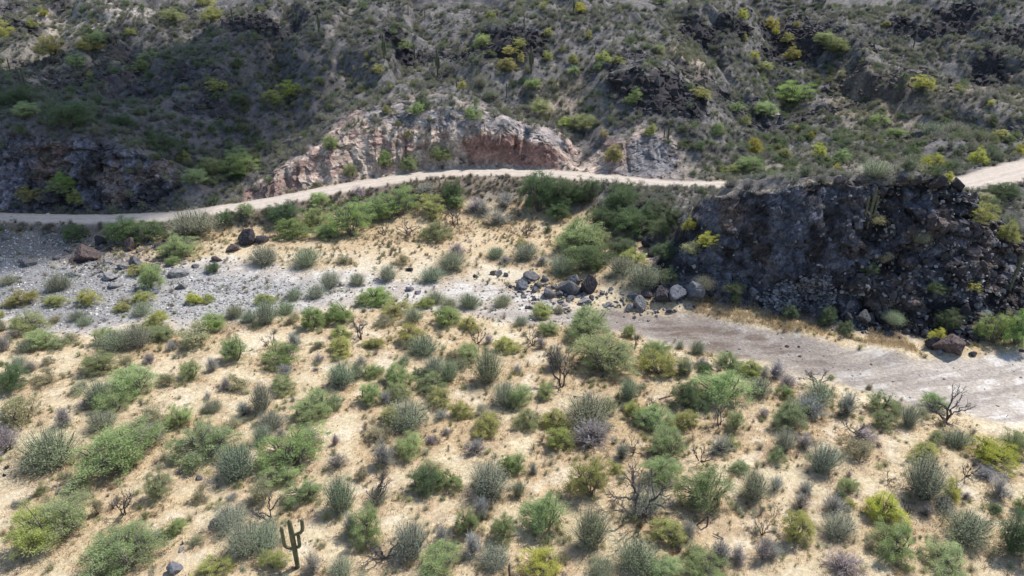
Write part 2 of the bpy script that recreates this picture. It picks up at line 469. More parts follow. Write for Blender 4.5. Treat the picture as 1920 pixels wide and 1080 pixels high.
SHEETS.append((480, 540, 4, """60,140,150,90,y 80,290,180,180,s 230,210,140,90,s 290,100,130,70,s 450,90,150,90,s 430,320,230,190,b 630,290,260,190,b 810,150,120,120,g
920,150,240,120,b 1270,170,150,95,y 1040,230,210,110,y 960,300,150,90,o 1180,270,140,110,s 1430,310,260,120,b 1600,330,170,100,y 1350,130,150,70,s 1450,160,120,80,s
1600,170,170,110,s 1850,150,140,80,s 270,280,140,70,o 630,385,150,100,y 785,420,190,170,K 110,490,160,130,K 290,470,140,120,k 640,510,220,130,y 220,600,260,140,b
230,670,130,90,k 470,570,90,70,k 480,460,100,70,o 900,470,160,80,y 1150,440,250,130,y 1260,520,220,150,s 1660,440,130,140,K 1740,430,80,80,k 1870,500,200,120,y
790,590,110,70,k 650,760,190,190,s 760,700,110,130,s 860,690,150,90,g 1060,740,240,140,g 840,900,170,180,g 1060,850,200,120,g 980,880,110,100,k 1110,590,100,70,s
1340,640,150,120,s 1250,690,140,70,d 1450,720,150,170,s 1530,620,90,90,s 1740,740,230,260,s 1620,560,190,150,g 1480,550,130,90,o 1330,790,220,110,g 200,790,200,110,g
50,950,170,220,s 370,1040,250,180,g 480,950,250,200,g 600,920,120,120,s 120,1080,200,100,s 1140,1080,300,220,s 1010,1050,200,150,y 1400,900,190,110,y 1540,990,180,140,y
1870,900,190,180,s 1740,1080,220,120,o 450,630,50,30,k 280,860,50,40,k 1390,1000,120,80,k 1690,970,90,90,s"""))
SHEETS.append((960, 540, 4, """220,245,210,120,y 350,200,80,80,o 270,355,150,120,g 570,390,360,165,g 70,290,110,70,s 160,460,180,140,K 220,460,80,90,k 880,390,110,120,g
910,490,130,120,K 370,790,270,370,K 330,620,160,160,s 690,690,440,300,g 1070,550,220,150,g 1100,690,280,190,y 1290,670,130,150,s 1390,510,120,110,s 1260,470,80,70,s
1630,620,190,140,g 1790,690,210,140,y 1460,660,130,70,d 1600,890,380,230,g 1290,930,230,220,d 1410,930,140,100,d 1840,830,190,140,s 870,860,130,170,s 40,900,170,190,g
250,840,130,140,g 720,960,110,180,g 570,880,110,80,k 930,1010,230,120,y 120,1060,190,150,g 320,1080,240,160,y 580,1080,360,150,s 1080,1080,280,130,g 1300,1080,220,160,y
1560,1080,190,200,K 1680,1080,150,160,g 1880,990,90,80,k 40,640,80,60,k 1420,600,110,80,k 1890,700,80,100,k 960,820,70,70,K 1050,930,100,90,K"""))
SHEETS.append((1440, 540, 4, """60,700,150,140,k 140,760,140,110,k 120,830,110,110,g 370,790,200,160,K 160,1070,270,230,g 370,900,230,180,s 290,1000,240,180,k 430,830,100,80,d
580,980,180,180,k 840,950,180,180,g 850,1060,170,150,g 1050,1060,150,170,s 970,960,120,110,s 1320,1070,320,270,K 1220,930,180,150,g 1150,980,110,100,o 760,770,70,60,o
470,690,60,40,g 1265,445,135,130,Y 1590,405,170,150,b 1690,445,220,250,b 1860,465,240,300,b 920,290,110,90,s 1350,310,150,150,d 160,240,110,110,d 440,300,100,120,d 590,350,120,110,d
1510,40,120,90,Y"""))
SHEETS.append((0, 810, 4, """60,180,190,180,k 400,310,380,300,s 330,480,80,140,g 880,390,560,360,g 1140,110,230,120,k 1190,530,180,280,g 1570,260,430,260,g 1790,380,280,270,s 1740,260,200,160,b
470,860,470,340,g 290,960,420,390,y 930,660,200,200,K 740,640,110,130,o 820,950,220,160,g 1330,800,190,150,b 980,1120,500,170,g 1740,760,260,140,s 1850,960,260,250,s 1600,1100,230,150,y
540,470,90,90,k 450,470,70,40,k 640,520,70,50,k 130,580,90,50,k 1500,540,130,120,o 1630,440,70,80,K 1750,520,80,60,k 1480,860,120,90,o"""))
SHEETS.append((480, 810, 4, """290,330,440,220,b 50,110,140,140,s 410,90,120,110,k 190,70,100,80,k 610,300,150,130,k 600,110,70,90,k 60,550,200,200,o 200,440,250,150,g 370,560,230,190,g
640,640,220,320,s 960,290,200,190,k 800,370,110,110,o 890,600,260,230,K 920,560,150,130,s 1140,190,230,190,g 920,80,180,90,o 1310,100,90,70,k 1430,40,80,60,k 1250,510,250,220,d 1430,450,190,160,b
1310,350,190,120,o 1650,190,170,110,k 1750,510,280,270,s 1690,660,140,160,k 1740,40,250,80,y 1880,330,130,220,b 850,850,240,280,g 720,800,160,170,k 1170,970,270,270,s
960,1040,360,190,K 1590,790,170,220,g 1400,880,150,170,k 1850,820,190,210,g 1630,970,190,170,k 1420,1090,310,210,g 1790,1060,240,170,s 130,1060,180,150,y 110,740,270,220,K 90,900,250,200,s
640,1110,200,110,s 430,1080,170,150,k 490,880,70,50,o"""))
SHEETS.append((960, 810, 4, """40,330,140,230,g 50,510,110,130,s 350,150,260,180,y 590,140,330,190,k 160,330,70,80,k 820,230,120,140,k 910,190,140,130,K 580,540,290,300,y 790,330,120,80,y
1180,230,280,240,g 1090,430,270,220,g 1420,260,180,150,K 1560,180,180,140,k 1640,150,100,120,g 950,740,540,420,K 1000,660,260,200,s 1460,620,350,350,g 260,780,290,310,g 590,900,240,350,s
1170,870,290,210,y 1320,820,130,140,k 1810,540,220,220,s 1710,340,150,110,g 1870,810,140,170,K 1560,1020,190,180,k 1690,1020,160,130,k 1350,970,170,150,o 240,1090,280,180,Y
930,1090,300,240,s 1120,1090,250,170,g 1420,1110,300,150,g 1880,1000,170,170,k 680,1090,180,130,s"""))
SHEETS.append((1440, 810, 4, """110,170,160,170,s 60,240,120,130,g 270,150,130,130,k 410,330,230,220,s 700,120,310,170,K 720,110,200,90,k 690,240,260,110,o 1250,100,120,110,g 1400,130,190,130,s
1170,240,240,130,y 1820,190,220,210,g 1640,280,310,230,Y 1150,550,310,320,s 1350,560,170,240,Y 1320,620,170,120,k 1480,370,160,170,K 1620,370,170,100,k 1720,520,150,220,k
50,460,110,130,k 240,600,150,120,k 280,490,120,100,k 590,460,150,100,g 540,510,90,70,d 500,640,180,150,k 600,600,120,80,y 200,870,260,280,y 40,660,90,160,K 520,830,240,190,s
850,700,300,240,Y 950,970,300,280,g 1050,650,130,110,K 1180,650,120,100,k 1490,860,310,240,s 1820,960,300,350,d 1700,620,110,90,d 1890,620,120,200,g 1340,1100,330,210,g
560,1110,270,170,k 30,960,130,130,k 900,390,110,80,K 760,900,90,100,o 1480,520,80,60,k"""))
SHEETS.append((0, 340, 3, """170,120,140,90,y 360,80,140,90,b 430,140,110,90,y 450,340,150,100,d 690,350,210,160,d 830,370,220,150,d 1100,325,240,150,s 1280,250,120,90,d 1380,215,110,90,g
1010,445,210,145,g 970,475,70,60,g 1210,520,80,70,d 840,620,140,160,g 800,540,110,70,y 1490,480,160,100,s 1730,490,160,90,s 1860,610,110,100,s 340,625,140,100,s 50,590,90,60,s
1620,250,190,140,d 1780,150,140,80,g 1790,265,170,130,g 1650,335,220,110,b 1850,335,150,90,g"""))
SHEETS.append((640, 340, 3, """60,330,240,210,b 180,220,200,130,g 330,215,250,170,b 520,200,200,110,y 640,140,140,150,d 650,155,110,90,g 540,330,180,100,g 650,270,160,110,K 380,320,150,90,K 250,315,90,70,K
1110,190,230,250,d 1220,150,180,180,d 1380,130,150,150,d 1230,222,170,120,d 1340,405,320,190,g 1540,200,230,190,d 1460,265,100,100,y 1680,330,270,170,d 1700,290,90,60,b 1160,290,60,50,d
1380,530,260,100,d 1240,530,150,90,s 1640,480,150,100,y 1580,540,160,100,s 1700,610,180,130,s 1830,570,120,80,d 1010,370,90,50,y 650,430,120,50,k 870,440,100,50,s 1040,450,150,80,s
920,470,80,40,k 1130,480,90,50,k 1030,310,120,55,K 510,575,120,90,s 260,570,110,90,s 90,590,100,60,s 20,470,90,60,o 340,480,100,50,o 620,510,160,60,s 880,250,140,70,k 800,200,110,70,k
1480,300,200,150,d 1600,270,170,130,d 1740,230,160,130,d 1800,340,160,130,d 1860,260,140,120,d 1560,420,160,110,d 1450,380,150,120,g 1830,450,140,110,d 1300,110,160,90,d
930,150,120,80,k 760,180,120,80,k 480,80,120,60,k 100,100,110,60,k"""))
SHEETS.append((1280, 340, 3, """40,290,80,90,Y 140,380,110,90,Y 60,430,130,80,o 110,630,110,90,s 300,640,110,60,d 300,690,60,60,d 1700,240,170,100,y 1820,350,120,130,y 1050,530,100,80,d 1130,470,90,70,o
1490,820,120,100,d 1180,810,110,70,s 610,770,60,70,d 820,790,80,90,d 1330,370,100,60,s 1080,260,110,60,o 1800,120,200,80,d 1700,140,140,60,o 1420,640,110,70,d"""))
SHEETS.append((0, 0, 3, """250,95,70,50,Y 30,220,150,110,y 180,160,70,60,y 730,200,70,40,y 800,420,150,60,b 520,450,80,50,y 1530,595,150,90,y 1640,560,150,100,Y 1370,600,150,70,d 430,380,120,80,g
130,600,200,90,d 390,720,260,100,d 150,660,150,60,g 900,870,180,130,d 1040,930,110,80,y 1340,1015,220,140,b 1350,920,150,90,g 370,1060,140,100,b 1800,480,80,50,g 1860,860,100,100,g
1230,520,110,70,y 300,310,200,90,y 500,290,160,60,y 980,120,130,70,g 1150,30,120,60,y 1200,120,160,70,y 1180,1000,200,110,g 1080,1040,160,80,g 700,720,150,60,d 560,250,140,50,g 850,350,120,60,g"""))
SHEETS.append((640, 0, 3, """840,110,80,50,y 150,335,60,40,y 215,415,90,50,y 680,505,80,55,Y 785,505,80,70,s 780,285,120,95,g 1010,270,80,50,y 1160,210,80,50,y 1390,225,60,55,y 1140,55,50,40,y 1340,75,90,60,Y
950,320,100,50,y 1010,360,60,60,y 930,405,150,70,y 1155,350,70,60,y 1300,365,70,60,y 1470,350,120,60,y 1550,370,80,50,y 1310,425,70,50,g 430,650,110,75,b 255,640,60,50,y 740,680,90,90,g
250,945,110,95,b 390,965,100,95,g 550,935,140,90,g 380,785,60,50,y 60,1010,80,85,g 1530,930,140,115,y 1120,650,150,90,g 1340,745,180,100,g 1260,720,110,60,y 1650,580,110,85,b 1470,785,80,60,o
1740,765,100,70,y 1070,500,110,60,g 360,280,80,60,g 1800,30,110,70,g 1780,310,80,60,g 840,560,110,60,s"""))
SHEETS.append((1280, 0, 3, """330,115,65,60,Y 495,170,80,70,Y 520,200,70,50,Y 590,245,90,60,y 345,235,50,40,y 395,340,70,50,Y 615,345,110,85,y 455,400,90,50,y 640,160,50,40,y 1140,155,60,35,y 1345,515,110,85,Y
1550,525,80,50,y 610,585,220,95,b 890,440,70,50,o 400,885,120,110,Y 385,985,150,105,g 570,890,80,60,y 765,895,75,85,Y 645,740,40,40,Y 720,780,60,40,Y 900,905,90,70,g 1410,970,150,95,Y 1650,935,110,105,Y
1490,1025,80,60,Y 1785,800,130,75,y 1890,880,80,75,Y 350,705,60,55,y 1730,600,40,40,Y 100,565,120,70,y 870,965,70,45,Y 820,920,80,40,b 190,745,70,55,b 1200,785,120,65,g 1100,700,100,60,g 1080,1005,150,60,s
270,1005,130,60,y 840,300,160,90,g 800,250,120,70,g 1400,780,140,80,s 1540,760,120,70,s 480,660,160,70,g 300,640,120,60,g"""))


PLANTED = []           # x, y, radius, height of every plant, for ground cover
STAND = []


def measure(px, bottom, w, h, code):
    """where a plant seen at this spot stands, and how big it is"""
    x, y, z = hit(px, bottom)
    dep = math.atan2(CAM_H - z, y)
    py0 = bottom - 0.33 * w * math.sin(dep)
    x, y, z = hit(px, py0)
    sc = F_PX / (y * CT + (CAM_H - z) * ST)
    wm = w / sc * (1.0 if code == 'K' else 1.12 if code == 'k' or y > 140 else 1.26)
    hm = max(0.44 * wm, (h / sc - 0.36 * wm * math.sin(dep)) / math.cos(dep)) * 1.12
    hm = min(hm, wm * 1.15)
    PLANTED.append((x, y, wm * 0.5, hm))
    STAND.append((px, bottom, w, x, y, z, wm, hm, code))


for x0, y0, k, txt in SHEETS:
    for e in txt.split():
        cx, bt, w, h, code = e.split(',')
        measure(x0 + float(cx) / k, y0 + float(bt) / k, float(w) / k, float(h) / k, code)
# litter: how much of each plant's fallen straw lies on the ground
LIT = np.zeros(GX.shape)
for (x, y, r, h) in PLANTED:
    if y > 175:
        continue
    i0, i1 = np.searchsorted(ys, (y - r * 2.2, y + r * 2.0))
    sx_ = GX[i0:i1]
    d = np.hypot(sx_ - x, (GY[i0:i1] - y + r * 0.25)) / (r + 0.25)
    LIT[i0:i1] = np.maximum(LIT[i0:i1], smooth(1.75, 0.75, d + (fine[i0:i1]) * 1.3))


# ------------------------------------------------------------------ what the ground is made of
def mixc(c, a, m):
    a = np.asarray(a, float)
    m = m[..., None]
    return c * (1 - m) + a * m


n1 = fbm(GX * 0.12, GY * 0.12, 61, 4)
n2 = fbm(GX * 0.45, GY * 0.45, 62, 4)
n3 = fbm(GX * 1.6, GY * 1.6, 63, 3)
n4 = fbm(GX * 0.05, GY * 0.07, 64, 3)
C = np.zeros(GX.shape + (3,)) + np.array((0.575, 0.472, 0.308))
C = mixc(C, (0.50, 0.365, 0.205), smooth(0.44, 0.64, n1) * 0.75)
C = mixc(C, (0.64, 0.55, 0.41), smooth(0.50, 0.66, n2) * 0.65)
C = mixc(C, (0.36, 0.265, 0.165), smooth(0.56, 0.70, n3 * 0.5 + n1 * 0.5) * 0.6)
far_t = zone([(330, 430), (520, 415), (700, 400), (1000, 405), (1150, 430), (1170, 500), (1000, 510), (700, 490), (420, 480)], 14, 100, 175)
C = mixc(C, (0.54, 0.41, 0.255), far_t * 0.65)
pale = zone([(330, 490), (620, 478), (1000, 500), (1000, 545), (700, 520), (420, 510)], 14, 100, 160)
C = mixc(C, (0.60, 0.52, 0.39), pale * 0.7)
C = mixc(C, (0.415, 0.295, 0.175), LIT * np.clip(0.35 + 1.3 * (n2 - 0.35), 0, 0.85) * (1 - wash))
# bank below the road
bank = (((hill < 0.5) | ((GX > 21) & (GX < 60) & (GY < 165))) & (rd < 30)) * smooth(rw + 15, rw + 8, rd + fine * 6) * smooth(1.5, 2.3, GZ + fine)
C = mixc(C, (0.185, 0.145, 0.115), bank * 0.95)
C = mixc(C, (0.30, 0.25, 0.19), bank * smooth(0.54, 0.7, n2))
# the wash
Wc = np.zeros(C.shape) + np.array((0.41, 0.355, 0.30))
Wc = mixc(Wc, (0.53, 0.485, 0.43), smooth(0.45, 0.65, n2))
mud = zone([(1090, 580), (1230, 588), (1330, 598), (1480, 640), (1620, 690), (1560, 700), (1400, 680), (1250, 642), (1120, 612)], 20, 90, 150)
Wc = mixc(Wc, (0.20, 0.155, 0.128), mud * (0.55 + 0.45 * smooth(0.40, 0.62, fbm(GX * 0.25 + GY * 0.1, GY * 0.6, 66, 4))))
streak = fbm((GX + GY * 0.6) * 0.06, (GY - GX * 0.25) * 0.7, 67, 4)
Wc = mixc(Wc, (0.30, 0.255, 0.22), smooth(0.50, 0.62, streak) * 0.75 * (PX > 900))
Wc = mixc(Wc, (0.345, 0.33, 0.312), gravel * 0.75)
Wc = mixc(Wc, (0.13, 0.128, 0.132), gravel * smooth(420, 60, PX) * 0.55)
Wc = mixc(Wc, (0.19, 0.19, 0.195), gravel * smooth(0.5, 0.64, n3) * 0.7)
C = mixc(C, (0.15, 0.14, 0.138), gravel * (1 - wash) * 0.9)
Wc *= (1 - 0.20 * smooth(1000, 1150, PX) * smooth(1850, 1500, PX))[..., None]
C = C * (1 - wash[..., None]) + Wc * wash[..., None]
# hillside soils
H = np.zeros(C.shape) + np.array((0.155, 0.145, 0.138))
H = mixc(H, (0.24, 0.21, 0.178), smooth(0.48, 0.68, n2) * 0.7)
H = mixc(H, (0.085, 0.077, 0.080), smooth(0.47, 0.60, n1 * 0.5 + n3 * 0.5) * 0.85)
H = mixc(H, (0.14, 0.125, 0.12), zone([(-400, 240), (-400, 150), (0, 130), (200, 90), (420, 70), (640, 90), (680, 160), (600, 250), (500, 330), (420, 380), (330, 380), (300, 300)], 40, 160, 270) * 0.7)
H = mixc(H, (0.36, 0.30, 0.21), zone([(-300, 130), (-300, 60), (0, 70), (200, 60), (230, 90), (60, 120)], 20, 200) * 0.7)
H = mixc(H, (0.44, 0.38, 0.32), zone([(60, 0), (150, -20), (300, 0), (200, 50), (90, 60)], 16, 200) * 0.8)
H = mixc(H, (0.42, 0.34, 0.25), zone([(1260, 85), (1300, 95), (1340, 160), (1320, 170), (1275, 140)], 14, 190) * 0.9)
H = mixc(H, (0.50, 0.44, 0.38), zone([(1430, 195), (1470, 190), (1510, 220), (1480, 228)], 8, 190) * 0.9)
H = mixc(H, (0.36, 0.28, 0.19), zone([(1560, 110), (1900, 125), (2300, 130), (2300, 170), (1800, 165), (1560, 200)], 24, 190) * 0.55)
H = mixc(H, (0.31, 0.26, 0.20), zone([(1290, 300), (1500, 290), (1780, 300), (1780, 340), (1290, 340)], 20, 150) * 0.6)
H = mixc(H, (0.40, 0.31, 0.23), zone([(980, 160), (1080, 140), (1130, 190), (1060, 230), (990, 210)], 14, 190) * 0.7)
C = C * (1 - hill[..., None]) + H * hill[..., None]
# road cut rock
K = np.zeros(C.shape) + np.array((0.40, 0.305, 0.245))
K = mixc(K, (0.50, 0.40, 0.315), smooth(0.45, 0.62, n2))
K = mixc(K, (0.27, 0.17, 0.14), smooth(0.55, 0.7, fbm(GX * 0.3, GZ * 0.3 + GY * 0.1, 71, 4)) * 0.8)
blu = zone([(680, 200), (760, 165), (880, 185), (960, 205), (1040, 240), (1090, 300), (1040, 270), (960, 245), (860, 235), (780, 240), (700, 230)], 9, 165, 225)
K = mixc(K, (0.27, 0.25, 0.25), blu * 0.6)
K = mixc(K, (0.13, 0.135, 0.15), blu * smooth(0.52, 0.66, n2))
red = zone([(868, 320), (862, 262), (900, 250), (980, 258), (1030, 280), (1048, 322)], 4, 165, 200)
K = mixc(K, (0.255, 0.145, 0.118), red * 0.95)
dred = zone([(470, 375), (520, 330), (560, 330), (550, 360)], 8, 160, 200)
K = mixc(K, (0.25, 0.16, 0.13), dred * 0.9)
blur = zone([(1140, 335), (1170, 260), (1220, 240), (1280, 280), (1290, 335)], 22, 165, 225)
K = mixc(K, (0.165, 0.160, 0.165), blur * 0.9)
K = mixc(K, (0.13, 0.125, 0.125), smooth(0.52, 0.68, n3 * 0.6 + n2 * 0.4) * 0.35 * (1 - red))
C = C * (1 - cut[..., None]) + K * cut[..., None]
# dark volcanic rock
B = np.zeros(C.shape) + np.array((0.052, 0.048, 0.053))
bn = fbm(GX * 0.35, GZ * 0.35 + GY * 0.15, 73, 4)
B = mixc(B, (0.115, 0.113, 0.13), smooth(0.52, 0.68, bn))
B = mixc(B, (0.028, 0.025, 0.028), smooth(0.48, 0.34, bn) * 0.8)
B = mixc(B, (0.155, 0.115, 0.095), smooth(0.54, 0.68, fbm(GX * 0.13, GZ * 0.2, 74, 3)) * 0.75)
B = mixc(B, (0.125, 0.125, 0.148), smooth(0.56, 0.7, fbm(GX * 0.5, GZ * 0.07, 75, 3)) * 0.7 * (PX < 1620))
dark = np.clip(cliff + outcrops * 0.9, 0, 1)
B = mixc(B, (0.030, 0.027, 0.030), outcrops * (1 - cliff) * 0.9)
B = mixc(B, (0.12, 0.09, 0.075), cliff * smooth(1560, 1640, PX) * smooth(0.46, 0.62, fbm(GX * 0.2 + 9, GZ * 0.25, 76, 3)) * 0.6)
C = C * (1 - dark[..., None]) + B * dark[..., None]
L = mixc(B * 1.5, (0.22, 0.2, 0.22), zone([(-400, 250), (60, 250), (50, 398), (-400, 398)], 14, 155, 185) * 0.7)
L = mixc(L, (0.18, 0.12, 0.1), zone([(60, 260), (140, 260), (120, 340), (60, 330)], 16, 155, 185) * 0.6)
C = C * (1 - leftwall[..., None]) + L * leftwall[..., None]
# road surface
RC = np.zeros(C.shape) + np.array((0.47, 0.40, 0.33))
RC = mixc(RC, (0.46, 0.38, 0.30), smooth(0.5, 0.7, n2) * 0.6)
RC = mixc(RC, (0.54, 0.47, 0.395), (np.exp(-((np.abs(rd) - 1.3) / 0.4) ** 2)) * 0.6)
RC = mixc(RC, (0.42, 0.345, 0.27), np.exp(-(rd / 0.55) ** 2) * 0.5 * smooth(0.4, 0.6, n2))
RC = mixc(RC, (0.40, 0.33, 0.26), smooth(rw - 1.2, rw, rd + edge_n) * 0.6)
rs = smooth(rw + 1.4, rw - 0.2, rd + edge_n * 0.8)
C = C * (1 - rs[..., None]) + RC * rs[..., None]
C *= (0.86 + 0.28 * fbm(GX * 3.1, GY * 3.1, 77, 2))[..., None]


# ------------------------------------------------------------------ materials
def new_mat(name):
    m = bpy.data.materials.new(name)
    m.use_nodes = True
    n = m.node_tree.nodes
    n.clear()
    return m, n, m.node_tree.links


def noise_node(n, l, scale, detail=4.0, vec=None, rough=0.6):
    t = n.new("ShaderNodeTexNoise")
    t.inputs["Scale"].default_value = scale
    t.inputs["Detail"].default_value = detail
    t.inputs["Roughness"].default_value = rough
    if vec:
        l.new(vec, t.inputs["Vector"])
    return t


def ramp(n, l, src, lo, hi, a, b):
    r = n.new("ShaderNodeMapRange")
    r.inputs["From Min"].default_value = lo
    r.inputs["From Max"].default_value = hi
    r.inputs["To Min"].default_value = a
    r.inputs["To Max"].default_value = b
    l.new(src, r.inputs["Value"])
    return r.outputs[0]


def mul_color(n, l, colour, factor):
    v = n.new("ShaderNodeVectorMath")
    v.operation = 'SCALE'
    l.new(colour, v.inputs[0])
    l.new(factor, v.inputs["Scale"])
    return v.outputs[0]


def earth_material(name, scales, bump, dist, lo=0.72, hi=1.25, source='Col', rough=0.95, blocky=False):
    m, n, l = new_mat(name)
    geo = n.new("ShaderNodeNewGeometry")
    if source == 'Col':
        a = n.new("ShaderNodeAttribute")
        a.attribute_name = "Col"
        c = a.outputs["Color"]
    else:
        a = n.new("ShaderNodeObjectInfo")
        c = a.outputs["Color"]
    t1 = noise_node(n, l, scales[0], 5, geo.outputs["Position"])
    t2 = noise_node(n, l, scales[1], 3, geo.outputs["Position"], 0.7)
    c = mul_color(n, l, c, ramp(n, l, t1.outputs[0], 0.3, 0.7, lo, hi))
    c = mul_color(n, l, c, ramp(n, l, t2.outputs[0], 0.3, 0.7, lo + 0.08, hi - 0.06))
    if blocky:
        wv = n.new("ShaderNodeVectorMath")
        wv.operation = 'MULTIPLY_ADD'
        wv.inputs[1].default_value = (0.5, 0.5, 0.5)
        l.new(t1.outputs["Color"], wv.inputs[0])
        l.new(geo.outputs["Position"], wv.inputs[2])
        vs_ = []
        for sc_, amt in ((0.55, 0.34), (1.7, 0.30)):
            vo = n.new("ShaderNodeTexVoronoi")
            vo.distance = 'CHEBYCHEV'
            vo.inputs["Scale"].default_value = sc_
            l.new(wv.outputs[0], vo.inputs["Vector"])
            sp = n.new("ShaderNodeSeparateColor")
            l.new(vo.outputs["Color"], sp.inputs[0])
            c = mul_color(n, l, c, ramp(n, l, sp.outputs[0], 0, 1, 1 - amt, 1 + amt))
            vs_.append(sp.outputs[1])
    bs = n.new("ShaderNodeBsdfPrincipled")
    bs.inputs["Roughness"].default_value = rough
    bs.inputs["Specular IOR Level"].default_value = 0.15
    l.new(c, bs.inputs["Base Color"])
    add = n.new("ShaderNodeMath")
    add.operation = 'ADD'
    l.new(t1.outputs[0], add.inputs[0])
    l.new(t2.outputs[0], add.inputs[1])
    if blocky:
        for so in vs_:
            a2 = n.new("ShaderNodeMath")
            a2.operation = 'ADD'
            l.new(add.outputs[0], a2.inputs[0])
            l.new(so, a2.inputs[1])
            add = a2
    b = n.new("ShaderNodeBump")
    b.inputs["Strength"].default_value = bump
    b.inputs["Distance"].default_value = dist
    l.new(add.outputs[0], b.inputs["Height"])
    l.new(b.outputs[0], bs.inputs["Normal"])
    o = n.new("ShaderNodeOutputMaterial")
    l.new(bs.outputs[0], o.inputs[0])
    return m


def leaf_material(name, source):
    m, n, l = new_mat(name)
    if source == 'Col':
        a = n.new("ShaderNodeAttribute")
        a.attribute_name = "Col"
    else:
        a = n.new("ShaderNodeObjectInfo")
    r = n.new("ShaderNodeAttribute")
    r.attribute_name = "shade"
    c = mul_color(n, l, a.outputs["Color"], ramp(n, l, r.outputs["Fac"], 0, 1, 0.62, 1.42))
    oi = n.new("ShaderNodeTexNoise")
    oi.inputs["Scale"].default_value = 1.1
    oi.inputs["Detail"].default_value = 3.0
    gp = n.new("ShaderNodeNewGeometry")
    l.new(gp.outputs["Position"], oi.inputs["Vector"])
    dry = n.new("ShaderNodeMix")
    dry.data_type = 'RGBA'
    dry.inputs[7].default_value = (0.40, 0.34, 0.23, 1)
    l.new(ramp(n, l, oi.outputs[0], 0.46, 0.74, 0.0, 0.42), dry.inputs[0])
    l.new(c, dry.inputs[6])
    c = dry.outputs[2]
    hs = n.new("ShaderNodeHueSaturation")
    l.new(ramp(n, l, r.outputs["Fac"], 0, 1, 0.515, 0.485), hs.inputs["Hue"])
    l.new(c, hs.inputs["Color"])
    d = n.new("ShaderNodeBsdfDiffuse")
    t = n.new("ShaderNodeBsdfTranslucent")
    l.new(hs.outputs[0], d.inputs[0])
    l.new(hs.outputs[0], t.inputs[0])
    mx = n.new("ShaderNodeMixShader")
    mx.inputs[0].default_value = 0.42
    l.new(d.outputs[0], mx.inputs[1])
    l.new(t.outputs[0], mx.inputs[2])
    o = n.new("ShaderNodeOutputMaterial")
    l.new(mx.outputs[0], o.inputs[0])
    return m


def bark_material(name, colour):
    m, n, l = new_mat(name)
    geo = n.new("ShaderNodeNewGeometry")
    t = noise_node(n, l, 6.0, 4, geo.outputs["Position"])
    v = n.new("ShaderNodeRGB")
    v.outputs[0].default_value = (*colour, 1)
    c = mul_color(n, l, v.outputs[0], ramp(n, l, t.outputs[0], 0.3, 0.7, 0.55, 1.5))
    bs = n.new("ShaderNodeBsdfPrincipled")
    bs.inputs["Roughness"].default_value = 0.9
    l.new(c, bs.inputs["Base Color"])
    o = n.new("ShaderNodeOutputMaterial")
    l.new(bs.outputs[0], o.inputs[0])
    return m


M_SAND = earth_material("sandy_soil", (2.2, 9.0), 0.8, 0.14, 0.72, 1.24)
M_WASH = earth_material("wash_gravel", (2.2, 9.0), 0.7, 0.12, 0.70, 1.28)
M_ROAD = earth_material("graded_dirt", (1.0, 6.0), 0.3, 0.05, 0.88, 1.10)
M_HILL = earth_material("stony_hill_soil", (1.1, 4.0), 0.9, 0.3, 0.62, 1.38)
M_CLIFF = earth_material("volcanic_rock_face", (0.9, 3.2), 1.0, 0.4, 0.62, 1.42, blocky=True)
M_CUT = earth_material("cut_rock_face", (0.8, 3.2), 0.7, 0.2, 0.86, 1.14, blocky=True)
M_STONE = earth_material("weathered_stone", (1.4, 5.0), 0.9, 0.16, 0.60, 1.42, 'Object')
M_RUBBLE = earth_material("loose_rubble", (1.4, 5.0), 0.5, 0.1, 0.75, 1.3)
M_LEAF = leaf_material("leaves", 'Object')
M_LEAFMASS = leaf_material("leaves_of_many", 'Col')
M_BARK = bark_material("grey_brown_bark", (0.135, 0.11, 0.095))
M_DEAD = bark_material("bleached_dead_wood", (0.085, 0.07, 0.066))
M_POST = bark_material("weathered_post_wood", (0.09, 0.06, 0.045))


# ------------------------------------------------------------------ mesh helpers
def mesh_from(name, verts, faces, mat, colours=None, shade=None, flat=True):
    """verts (n,3); faces (m,3) or (m,4) array"""
    me = bpy.data.meshes.new(name)
    verts = np.ascontiguousarray(verts, np.float32)
    faces = np.ascontiguousarray(faces, np.int32)
    m, k = faces.shape
    me.vertices.add(len(verts))
    me.vertices.foreach_set("co", verts.ravel())
    me.loops.add(m * k)
    me.loops.foreach_set("vertex_index", faces.ravel())
    me.polygons.add(m)
    me.polygons.foreach_set("loop_start", np.arange(0, m * k, k, dtype=np.int32))
    me.polygons.foreach_set("loop_total", np.full(m, k, np.int32))
    me.polygons.foreach_set("use_smooth", np.full(m, not flat))
    me.update(calc_edges=True)
    if colours is not None:
        at = me.attributes.new("Col", 'FLOAT_COLOR', 'POINT')
        cc = np.ones((len(verts), 4), np.float32)
        cc[:, :3] = colours
        at.data.foreach_set("color", cc.ravel())
    if shade is not None:
        at = me.attributes.new("shade", 'FLOAT', 'POINT')
        at.data.foreach_set("value", np.ascontiguousarray(shade, np.float32))
    me.materials.append(mat)
    return me


def link(name, data, parent=None, **props):
    o = bpy.data.objects.new(name, data)
    col.objects.link(o)
    if parent is not None:
        o.parent = parent
    for k, v in props.items():
        o[k] = v
    return o


# ------------------------------------------------------------------ the ground, cut into its kinds
NR = len(ys)
idx = np.arange(NR * NU).reshape(NR, NU)
quads = np.stack([idx[:-1, :-1], idx[:-1, 1:], idx[1:, 1:], idx[1:, :-1]], -1).reshape(-1, 4)


def qmean(a):
    return ((a[:-1, :-1] + a[:-1, 1:] + a[1:, 1:] + a[1:, :-1]) / 4).ravel()


